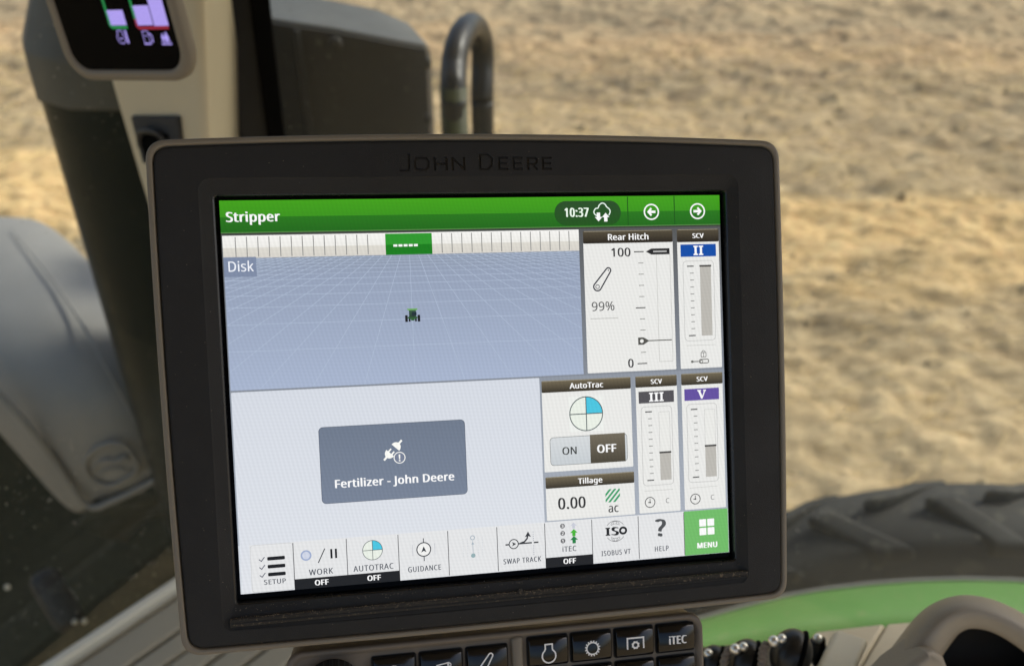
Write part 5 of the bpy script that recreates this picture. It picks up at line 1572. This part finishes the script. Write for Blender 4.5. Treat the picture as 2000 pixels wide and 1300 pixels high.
    a.rect(2.5, 370.5, 617, 672, (212, 217, 226), 1, (219, 223, 230), r=2); a.rect(2.5, 668, 617, 767.5, (219, 223, 230), 1.3, (223, 226, 231))
    show('work_page', a)
    a = Art()
    a.rect(165, 447.5, 458, 601, (88, 96, 112), 2, r=9); a.rect(166.2, 448.7, 456.8, 599.8, (110, 121, 139), 3, (118, 129, 148), r=8)
    show('notice_box', a)
    a = Art()
    wh = (250, 250, 244)
    def rot(pts, cx, cy, ang, s=1.0):
        c, d = math.cos(rad(ang)), math.sin(rad(ang))
        return [(cx + s * (px * c - py * d), cy + s * (px * d + py * c)) for px, py in pts]
    cx, cy = 311, 500
    half = [(10 * math.cos(rad(t)), 10 * math.sin(rad(t))) for t in range(-90, 91, 15)]
    A_ = -47
    a.poly(rot([(4.5 + p[0] * 1.15, p[1]) for p in half], cx + 1, cy + 0, A_), wh, 5)
    a.poly(rot([(13, -2), (24, -2), (24, 2), (13, 2)], cx + 1, cy, A_), wh, 5.4)
    a.poly(rot([(-7 - p[0] * 1.15, p[1]) for p in half], cx - 2, cy + 2, A_), wh, 5)
    a.poly(rot([(-15, -2), (-26, -2), (-26, 2), (-15, 2)], cx - 2, cy + 2, A_), wh, 5.4)
    for s in (-4.2, 4.2): a.poly(rot([(-8, s - 1.5), (0.5, s - 1.5), (0.5, s + 1.5), (-8, s + 1.5)], cx - 2, cy + 2, A_), wh, 5.8)
    a.disc(322.5, 517.5, 12.5, (118, 127, 148), 6.4)
    a.ring(322.5, 517.5, 11, 1.7, wh, 7); a.text('!', 322.5, 524.5, 13.5, wh, 7.4, bold=1.4, anchor='c')
    show('unplugged_symbol', a)
    a = Art(); a.text('Fertilizer - John Deere', 191, 570.5, 16.2, WHITE, 5, width=241, bold=1.9); show('notice_lettering', a)
    # rear hitch card
    a = Art()
    a.rect(721, 95, 916, 366, CARD, 1, r=2); header(a, 721, 71, 916, 97, 'Rear Hitch', 12.5)
    show('hitch_card', a)
    a = Art()
    a.text('100', 779, 125, 17.6, INK, 3, width=44, bold=1.5); a.text('0', 809, 357.6, 17.6, INK, 3, width=13, bold=1.5)
    for k in range(11):
        v = 116 + 23.45 * k
        if k in (0, 5, 10): a.rect(830, v - 1.1, 851.5, v + 1.1, (70, 70, 70), 3)
        elif k != 8: a.rect(838.5, v - .8, 850, v + .8, (140, 140, 136), 3)
    a.frame(879, 122, 909, 348, 1.3, (200, 200, 196), 2)
    a.poly([(856, 116), (868, 110), (908.5, 110), (908.5, 122.5), (868, 122.5)], (38, 38, 40), 4); a.line([(872, 116.3), (902, 116.3)], 3, (190, 190, 188), 5)
    a.poly([(833, 295.5), (845, 295.5), (858, 303), (845, 311), (833, 311)], (84, 84, 80), 4); a.disc(841, 303.2, 3.9, (240, 240, 236), 5); a.line([(857, 303), (908, 303)], 2.2, (84, 84, 80), 4)
    show('hitch_scale', a)
    a = Art()
    # lift arm
    p0, p1 = V((748.5, 186.5)), V((773, 153)); r0, r1 = 8.4, 5.2
    ang = math.degrees(math.atan2(p1.y - p0.y, p1.x - p0.x))
    pts = [(p0.x + r0 * math.cos(rad(ang + t)), p0.y + r0 * math.sin(rad(ang + t))) for t in range(95, 266, 17)] + [(p1.x + r1 * math.cos(rad(ang + t)), p1.y + r1 * math.sin(rad(ang + t))) for t in range(-85, 86, 17)]
    a.line(pts, 2.8, (40, 42, 54), 3, True); a.ring(p0.x, p0.y, 4, 1.4, (40, 42, 54), 3, 16); a.disc(p1.x, p1.y, 1.4, (40, 42, 54), 3, n=10)
    a.text('99%', 733.5, 236.5, 18.5, (92, 92, 92), 3, width=51, bold=.5); a.rect(731, 252, 791, 253.3, (180, 180, 176), 3)
    show('hitch_reading', a)
    # steering card
    a = Art(); a.rect(621, 400, 813.5, 567.5, CARD, 1, r=2); header(a, 621, 377.5, 813.5, 402, 'AutoTrac', 11.5, True); show('steering_card', a)
    def pie(a, cx, cy, r, wl, L, plate=True):
        if plate: a.rect(cx - r - 1, cy - r - 1, cx + r + 1, cy + r + 1, (236, 238, 234), L, r=3)
        a.disc(cx, cy, r, (232, 238, 228), L + .5, n=36)
        a.disc(cx, cy, r - wl / 2, (74, 196, 222), L + 1, -90, 0, 16)
        a.ring(cx, cy, r - wl / 2, wl, (78, 90, 92), L + 1.8, 40)
        a.line([(cx - r + 1, cy), (cx + r - 1, cy)], wl, (78, 90, 92), L + 2.4); a.line([(cx, cy - r + 1), (cx, cy + r - 1)], wl, (78, 90, 92), L + 2.8)
    a = Art(); pie(a, 714.5, 450, 36.5, 2.0, 2); show('steering_wheel_symbol', a)
    a = Art()
    a.rect(634, 495.5, 802, 555, (146, 148, 148), 2, r=8); a.rect(635.3, 496.8, 800.7, 553.7, (212, 216, 218), 3, (198, 204, 208), r=7)
    a.text('ON', 659.5, 533, 15.5, (62, 64, 62), 5, width=33, bold=1.2)
    show('on_button', a)
    a = Art(); a.rect(720.5, 494.5, 797, 555, (112, 104, 88), 4, (72, 66, 52)); a.text('OFF', 735, 533.5, 16.5, WHITE, 5, width=42, bold=2.2); show('off_button', a)
    # tillage card
    a = Art(); a.rect(622, 600, 814.5, 669.5, CARD, 1, r=2); header(a, 622, 578, 814.5, 602, 'Tillage', 11.5, True); show('tillage_card', a)
    a = Art()
    a.text('0.00', 646.5, 647, 23.5, (50, 50, 50), 3, width=60.5, bold=2.0); a.text('ac', 755, 661.5, 18.5, (78, 78, 78), 3, width=23, bold=1.1)
    g1 = (60, 158, 104)
    for k in range(4):
        o = k * 10.6 - 16
        x0, y0, x1, y1 = 766 - 16 + max(0, o) , 626 + 14, 766 + 16, 626 - 14
        p = [(750 + o, 626 + 14), (755.5 + o, 626 + 14), (780 + o, 626 - 14), (774.5 + o, 626 - 14)]
        # clip to the square 750..782
        def clip(poly, lim, lo):
            out = []
            for i in range(len(poly)):
                A1, B1 = poly[i], poly[(i + 1) % len(poly)]
                ia = (A1[0] >= lim) if lo else (A1[0] <= lim); ib = (B1[0] >= lim) if lo else (B1[0] <= lim)
                if ia: out.append(A1)
                if ia != ib:
                    t = (lim - A1[0]) / (B1[0] - A1[0]); out.append((lim, A1[1] + t * (B1[1] - A1[1])))
            return out
        p = clip(clip(p, 750, True), 782, False)
        if len(p) > 2: a.poly(p, g1, 3)
    show('acreage_reading', a)
    # valve cards
    def valve(x0, x1, y0, y1, yh, box, bar, fill, numeral, bcol, first, last, cap):
        a = Art(); a.rect(x0, yh - 2, x1, y1, CARD, 1, r=2); header(a, x0, y0, x1, yh, 'SCV', cap, y0 > 300)
        show('valve_card', a)
        a = Art(); a.rect(*box, bcol, 3); cx = (box[0] + box[2]) / 2; yb = box[3] - 3.0; h = box[3] - box[1] - 6
        if numeral == 'V': serif_V(a, cx, yb, h, WHITE, 4)
        else:
            n_ = len(numeral); pitch = h * .60
            for i in range(n_): serif_I(a, cx + (i - (n_ - 1) / 2) * pitch, yb, h, WHITE, 4 + .05 * i, .24)
        show('valve_numeral', a)
        a = Art()
        xl = box[0] + 4.5; xr = box[2] - 6
        a.frame(xl, first - 11, xr, last + 11, 1.4, (196, 196, 194), 2, 8)
        cxt = xl + 16
        for k in range(11):
            v = first + (last - first) * k / 10
            if k in (0, 10): a.rect(cxt - 7, v - 1.3, cxt + 8, v + 1.3, (84, 84, 84), 3)
            else: a.rect(cxt - 1, v - .9, cxt + 7.5, v + .9, (142, 142, 140), 3)
        a.rect(bar - 12.3, first + 1, bar + 12.3, last + 1, (200, 200, 198), 2.4); a.rect(bar - 11.3, first + 2, bar + 11.3, last, (232, 232, 228), 2.8)
        a.rect(bar - 12.3, fill, bar + 12.3, last + 1, (186, 183, 176), 3.3); a.rect(bar - 13.3, fill - 2, bar + 13.3, fill + 1.8, (66, 64, 62), 4)
        show('valve_gauge', a)
    valve(926, 1019.5, 71, 366, 98, (933, 103, 1012.5, 129), 987.5, 149, 'II', (8, 76, 166), 149, 296, 9.5)
    valve(824, 916, 377.5, 669, 401, (830, 410, 908.5, 435), 885.5, 541.5, 'III', (82, 80, 84), 453.5, 599.5, 9.5)
    valve(926, 1019.5, 376.5, 669, 401, (932, 409.5, 1010.5, 434.5), 988, 533.5, 'V', (98, 78, 158), 453.5, 599.5, 9.5)
    a = Art()
    k = (112, 112, 108)
    a.rect(941, 316.5, 1006, 317.5, LITE, 2)
    a.ring(973, 352, 3.0, 1.6, k, 3, 14); a.frame(968, 347.5, 989, 355.5, 2.0, k, 3, 3.5); a.line([(952, 351.5), (966.5, 351.5)], 2.2, k, 3.4); a.disc(952, 351.5, 3, k, 3.8, n=12)
    a.frame(972.5, 333, 983.5, 342.5, 1.5, k, 3, 1); a.arc(978, 333, 4, 180, 360, 1.4, k, 3.4, 10); a.line([(978, 333), (978, 342)], 1.2, k, 3.8)
    show('lock_symbol', a)
    for x in (848, 950):
        a = Art()
        a.rect(x - 12, 621.5, x + 52, 622.5, LITE, 2)
        a.ring(x, 646.5, 10.8, 1.8, (80, 80, 80), 3, 26); a.line([(x, 639), (x, 646.5), (x - 4.6, 646.5)], 1.6, (80, 80, 80), 3); a.disc(x, 646.5, 2, (80, 80, 80), 3.6, n=10)
        a.text('C', x + 34.5, 650.5, 10.5, (120, 120, 120), 3)
        show('timer_symbol', a)
    # shortcut bar
    CELLS = [21.3, 104.6, 208.8, 312, 413.2, 515.2, 616.4, 718, 820.2, 922.5, 1023]
    cc = lambda i: (CELLS[i] + CELLS[i + 1]) / 2
    def cell(i, col=(226, 227, 228)):
        a = Art()
        a.rect(CELLS[i], 672, CELLS[i + 1], 767.5, col, 2)
        if i: a.rect(CELLS[i] - .8, 674, CELLS[i] + .8, 766, (96, 96, 98), 3)
        return a
    TX = (84, 88, 96)
    def lab(a, s, x, y, cap, w_, col=TX): a.text(s, x, y, cap, col, 4, width=w_, bold=.8, anchor='c', track=.8)
    def off(a, i, last):
        a.rect(CELLS[i] - (.8 if i else 0), 747, CELLS[i + 1] + (.8 if last else -.8), 768, (24, 24, 25), 4.5)
        a.text('OFF', cc(i), 762.6, 10.5, WHITE, 5.2, width=27, bold=1.6, anchor='c')
    bk = (20, 20, 22)
    a = cell(0)
    a.frame(22.5, 673, 103.5, 766.5, 1.2, (205, 206, 208), 3, 6)
    for k in range(3):
        v = 701.5 + k * 15.8
        a.rect(54, v - 3.6, 88, v + 3.6, bk, 4, r=2); a.line([(38, v), (42.5, v + 4), (49, v - 4)], 1.8, (96, 98, 112), 4)
    lab(a, 'SETUP', 66.5, 752.6, 9.6, 42.5); show('shortcut_button', a)
    a = cell(1)
    a.ring(129, 701, 9, 3.2, (158, 172, 204), 4); a.disc(129, 701, 7.5, (206, 212, 228), 4.5); a.line([(152, 718), (166, 690)], 2.0, (60, 62, 66), 4)
    a.rect(176.5, 692, 180.5, 711, bk, 4); a.rect(185.5, 692, 189.5, 711, bk, 4); lab(a, 'WORK', 156.5, 741.5, 11.5, 47); off(a, 1, False); show('shortcut_button', a)
    a = cell(2); pie(a, 260, 701, 20.3, 1.2, 3.3, False); lab(a, 'AUTOTRAC', 260.5, 742, 11.5, 80); off(a, 2, True); show('shortcut_button', a)
    a = cell(3)
    a.disc(363, 708, 14, (240, 240, 238), 3.4); a.ring(363, 708, 14, 2.2, (62, 64, 70), 4, 30); a.line([(363, 685), (363, 693.2)], 1.8, (62, 64, 70), 4); a.line([(363, 722.8), (363, 732)], 1.8, (62, 64, 70), 4)
    a.poly([(363, 701.5), (368.5, 714), (363, 710.8), (357.5, 714)], (56, 60, 66), 4.6)
    for s in (-1, 1): a.line([(363 + s * 22.5, 697), (363 + s * 22.5, 720)], 1.0, (188, 190, 198), 4)
    lab(a, 'GUIDANCE', 363, 752.5, 10.8, 68); show('shortcut_button', a)
    a = cell(4)
    fa = (168, 180, 190)
    a.ring(464, 692, 4.2, 1.8, fa, 4, 16); a.disc(464, 729, 4.6, (146, 172, 176), 4, n=16); a.line([(464, 698), (464, 724)], 1.2, fa, 4); a.poly([(464, 700), (467.2, 706), (460.8, 706)], fa, 4.5)
    for s in (-20, -11, 11, 20):
        for k in range(8): a.rect(464 + s - .6, 692 + k * 5, 464 + s + .6, 694.4 + k * 5, (206, 210, 216), 4)
    show('shortcut_button', a, 'faded unavailable shortcut button')
    a = cell(5)
    ik = (52, 54, 58)
    a.line([(532, 712.5), (540, 712.5)], 3, ik, 4); a.ring(549.5, 712, 9.6, 2.0, ik, 4, 26); a.poly([(555, 712), (545.5, 716.6), (548, 712), (545.5, 707.4)], ik, 4)
    a.line([(559, 712.2), (588, 712.2)], 3, ik, 4.3); a.line([(592, 712.2), (602, 712.2)], 3, ik, 4)
    a.line([(563, 711.6), (572, 709), (578, 703), (580, 694)], 3.2, ik, 4.7); a.poly([(580.6, 688), (586.5, 700), (580, 697.4), (573.5, 699.4)], ik, 5)
    for k in range(5):
        for y in (689, 718): a.rect(590.6, y + k * 4.4, 592.2, y + k * 4.4 + 2, (156, 160, 172), 4)
    lab(a, 'SWAP TRACK', 566.2, 752.6, 10.5, 80); show('shortcut_button', a)
    a = cell(6)
    for k, (s, v) in enumerate((('3', 682.5), ('2', 698), ('1', 713.8))):
        a.disc(654.5, v, 5.2, (112, 112, 114), 4, n=18); a.text(s, 654.5, v + 3, 6, WHITE, 5, anchor='c', bold=.5)
    def up(x, y, s, c): a.poly([(x, y - 9 * s), (x + 9.5 * s, y), (x + 4 * s, y), (x + 4 * s, y + 8 * s), (x - 4 * s, y + 8 * s), (x - 4 * s, y), (x - 9.5 * s, y)], c, 4)
    up(678.5, 683.5, .75, (200, 203, 214)); up(678.5, 698.5, .88, (70, 178, 50)); up(678.5, 713.5, .92, (34, 126, 66))
    lab(a, 'iTEC', 667.5, 737, 11, 31); off(a, 6, True); show('shortcut_button', a)
    a = cell(7)
    gk = (112, 112, 114)
    for sgn in (-1, 1):
        a.arc(769, 702, 22, 215 if sgn < 0 else 35, 325 if sgn < 0 else 145, 1.1, gk, 4, 16)
        a.arc(769, 702 , 15.5, 232 if sgn < 0 else 52, 308 if sgn < 0 else 128, .9, gk, 4, 10)
        for rx in (6, 13): a.line([(769 + s * rx * math.cos(rad(t)), 702 + sgn * 21.5 * math.sin(rad(t))) for s in (1,) for t in range(42, 91, 12)], .9, gk, 4.3); a.line([(769 - rx * math.cos(rad(t)), 702 + sgn * 21.5 * math.sin(rad(t))) for t in range(42, 91, 12)], .9, gk, 4.5)
    serif_I(a, 752.5, 710.5, 17, (28, 28, 30), 5, .34)
    a.text('S', 768.5, 710.5, 16.8, (28, 28, 30), 5, width=15, bold=4.6, anchor='c')
    pts = [(786 + 6.8 * math.cos(rad(t)), 702 + 6.4 * math.sin(rad(t))) for t in range(0, 360, 15)]; a.line(pts, 4.6, (28, 28, 30), 5, True)
    lab(a, 'ISOBUS VT', 769, 753, 10.6, 64); show('shortcut_button', a)
    a = cell(8); a.text('?', 870, 720.5, 36, (76, 78, 80), 4, bold=5.0, anchor='c'); lab(a, 'HELP', 870.5, 753, 10.8, 32); show('shortcut_button', a)
    a = cell(9, (112, 186, 102))
    for i in (0, 1):
        for j in (0, 1): a.rect(957.2 + i * 18.4, 691.5 + j * 18.8, 972.8 + i * 18.4, 707.2 + j * 18.8, WHITE, 4, r=1.2)
    a.text('MENU', 974, 754, 11.6, WHITE, 4, width=47, bold=2.0, anchor='c'); show('menu_button', a)


screen_picture()


# ---------------------------------------------------------------- button panel under the screen
def button_panel():
    PM = MON4 @ Matrix.Translation(V((0, 0, -0.002)))
    o = thing('button_panel', None, 'taupe control panel of glossy black keys and a ribbed knob, below the big screen', 'control panel', None, PM)
    def pl(v, f, name, mat, par=None, **k): return mesh_obj(name, v, f, mat, par or o, local=True, **k)
    x0, x1, y1, y0 = -89.4, 92.4, -105.2, -196
    rr = lambda i, r, z: lift(rrect(x0 + i, y0 + i, x1 - i, y1 - i, r, 7), z)
    v, f = loft([rr(2, 6, -30), rr(.6, 7, -4), rr(0, 7, 0), rr(.4, 6.8, 1.6), rr(1.2, 6.3, 2.0), rr(2.3, 5.6, 1.7), rr(3.4, 5, .2), rr(3.8, 4.8, 0)], True, True)
    pl(v, f, 'panel_face', M['taupe_dark'], smooth=True)
    # divider ridge
    v, f = loft([lift(rrect(4.9, -190, 10.3, -107.5, 2.4, 5), -.5), lift(rrect(5.2, -189.7, 10.0, -107.8, 2.2, 5), 1.4), lift(rrect(6.2, -188.7, 9.0, -108.8, 1.3, 5), 2.1)], False, True)
    pl(v, f, 'divider_ridge', M['taupe'], smooth=True)
    # knob with ribs
    cx, cy, R_ = -70.7, -121.4, 11.4
    seg = 112
    rings = []
    for z, k, rib in ((-2, 1.0, 0), (0.4, 1.0, 0), (1, .985, 1), (8.2, .93, 1), (8.8, .89, 0), (9.0, .80, 0)):
        rings.append([((cx + (R_ * k + (0.42 if (i % 4) < 2 else 0) * rib) * math.cos(2 * math.pi * i / seg)) * mm, (cy + (R_ * k + (0.42 if (i % 4) < 2 else 0) * rib) * math.sin(2 * math.pi * i / seg)) * mm, z * mm) for i in range(seg)])
    v, f = loft(rings, False, True)
    pl(v, f, 'ribbed_knob', M['knob'])
    def key(a, b, top, bot, ripple=0.0):
        # cylinder-like pillow: the face bulges along its height
        w_ = b - a; rows = []
        prof = [(-.5, -1.2), (-.5, 1.0), (-.47, 1.9), (-.38, 2.5), (-.2, 2.95), (0, 3.1), (.2, 2.95), (.38, 2.5), (.47, 1.9), (.5, 1.0), (.5, -1.2)]
        cyy = (top + bot) / 2; h = top - bot
        xs = [(a, -.9), (a + .15, 0), (a + .6, 1), (b - .6, 1), (b - .15, 0), (b, -.9)]
        vs, fs = [], []
        for (x, zz) in xs:
            for t, z in prof:
                s = 1.0 if zz == 1 else (.985 if zz == 0 else .97)
                zf = z if zz == 1 else (z - .55 if zz == 0 else z - 1.6)
                vs.append((x * mm, (cyy + t * h * s) * mm, max(zf, -1.2) * mm))
        m_ = len(prof)
        for i in range(len(xs) - 1):
            for j in range(m_ - 1): fs.append((i * m_ + j, i * m_ + j + 1, (i + 1) * m_ + j + 1, (i + 1) * m_ + j))
        fs.append(tuple(range(m_))); fs.append(tuple(range(len(xs) * m_ - 1, (len(xs) - 1) * m_ - 1, -1)))
        # dark gap round the key
        g, gf = loft([lift(rrect(a - .55, bot - .55, b + .55, top + .55, 1.3, 4), -.6), lift(rrect(a - .5, bot - .5, b + .5, top + .5, 1.2, 4), .16)], False, True)
        k_ = pl(vs, fs, 'key', M['key'], smooth=True)
        pl(g, gf, 'key_gap', M['gap'], k_)
        return k_
    def icon(k_, name, fn, cx, cy, h=12.6):
        a = Art(); fn(a)
        # follow the bulge of the key
        def zf(dy):
            t = max(-.5, min(.5, dy / h))
            return float(np.interp(t, [-.5, -.47, -.38, -.2, 0, .2, .38, .47, .5], [1.0, 1.9, 2.5, 2.95, 3.1, 2.95, 2.5, 1.9, 1.0]))
        a.put(name, k_, lambda u, v, L: V(((cx + u) * mm, (cy - v) * mm, (3.13 + .02 * L) * mm)), M['white_print'], False)
    W_ = (255, 255, 255)
    def engine(a):
        pts = [(-1.55, -2.2), (-1.55, -4.2), (1.55, -4.2), (1.55, -2.2)] + [(3.0 * math.cos(rad(t)), .9 + 3.0 * math.sin(rad(t))) for t in range(-55, 236, 15)]
        a.line(pts, .68, W_, 1, True)
    def gear(a, R1=3.5, R2=2.6, n=16, hole=2.3, dx=0, dy=0, tw=.75):
        inner = [(dx + hole * math.cos(rad(t)), dy + hole * math.sin(rad(t))) for t in range(0, 360, 12)]
        a.line([(dx + (R2) * math.cos(rad(t)), dy + R2 * math.sin(rad(t))) for t in range(0, 360, 12)], R2 - hole + .35, W_, 1, True)
        for k in range(n):
            t = 2 * math.pi * (k + .5) / n; c, s = math.cos(t), math.sin(t)
            a.poly([(dx + (R2 + .05) * c - tw / 2 * s, dy + (R2 + .05) * s + tw / 2 * c), (dx + R1 * c - tw / 3 * s, dy + R1 * s + tw / 3 * c), (dx + R1 * c + tw / 3 * s, dy + R1 * s - tw / 3 * c), (dx + (R2 + .05) * c + tw / 2 * s, dy + (R2 + .05) * s - tw / 2 * c)], W_, 1.5)
    def pto(a):
        a.line([(-3.7, 2.2), (-3.7, -2.7), (3.7, -2.7), (3.7, 2.2)], .72, W_, 1)
        gear(a, 1.9, 1.25, 8, .8, 0, .5, .6)
    def itec(a): a.text('iTEC', 0, 1.9, 3.6, W_, 1, width=8.2, bold=.55, anchor='c')
    def arm(a):
        p0, p1 = V((-1.9, 3.0)), V((1.7, -2.6)); r0, r1 = 1.5, .9
        ang = math.degrees(math.atan2(p1.y - p0.y, p1.x - p0.x))
        pts = [(p0.x + r0 * math.cos(rad(ang + t)), p0.y + r0 * math.sin(rad(ang + t))) for t in range(95, 266, 17)] + [(p1.x + r1 * math.cos(rad(ang + t)), p1.y + r1 * math.sin(rad(ang + t))) for t in range(-85, 86, 17)]
        a.line(pts, .62, W_, 1, True); a.ring(p0.x, p0.y, .7, .4, W_, 1, 12)
    def upc(a):
        a.ring(0, 1.4, 3.3, .5, W_, 1, 30); a.poly([(0, -.7), (1.7, 2.4), (-1.7, 2.4)], W_, 1)
    def impl(a):
        a.line([(-2.4, 2.6), (-1.6, -.3), (3.3, -1.1), (3.3, 2.4)], .55, W_, 1); a.rect(-3.8, .3, -2.4, 1.0, W_, 1); a.ring(3.6, -.2, .7, .45, W_, 1.4, 12)
    keys = [(12.3, 29.9, engine, 'engine_symbol'), (31.6, 49.6, gear, 'gear_symbol'), (51.4, 68.9, pto, 'shaft_symbol'), (70.7, 88.0, itec, 'key_lettering')]
    for a_, b_, fn, nm in keys:
        k_ = key(a_, b_, -109.3, -121.9)
        icon(k_, nm, fn, (a_ + b_) / 2 + (.3 if fn is itec else 0), -115.9 if fn is not engine else -116.3)
    for a_, b_, fn, nm in [(-54.2, -36.3, upc, 'arrow_symbol'), (-34.4, -16.4, impl, 'implement_symbol'), (-14.5, 3.2, arm, 'lift_arm_symbol')]:
        k_ = key(a_, b_, -111, -123.6)
        icon(k_, nm, fn, (a_ + b_) / 2 - .4, -116.6 if fn is not arm else -116.9)
    for a_, b_, fn, nm in keys:
        key(a_, b_, -124.0, -136.6)
    for a_, b_ in ((-54.2, -36.3), (-34.4, -16.4), (-14.5, 3.2)):
        key(a_, b_, -125.8, -138.4)


button_panel()
bpy.context.view_layer.update()
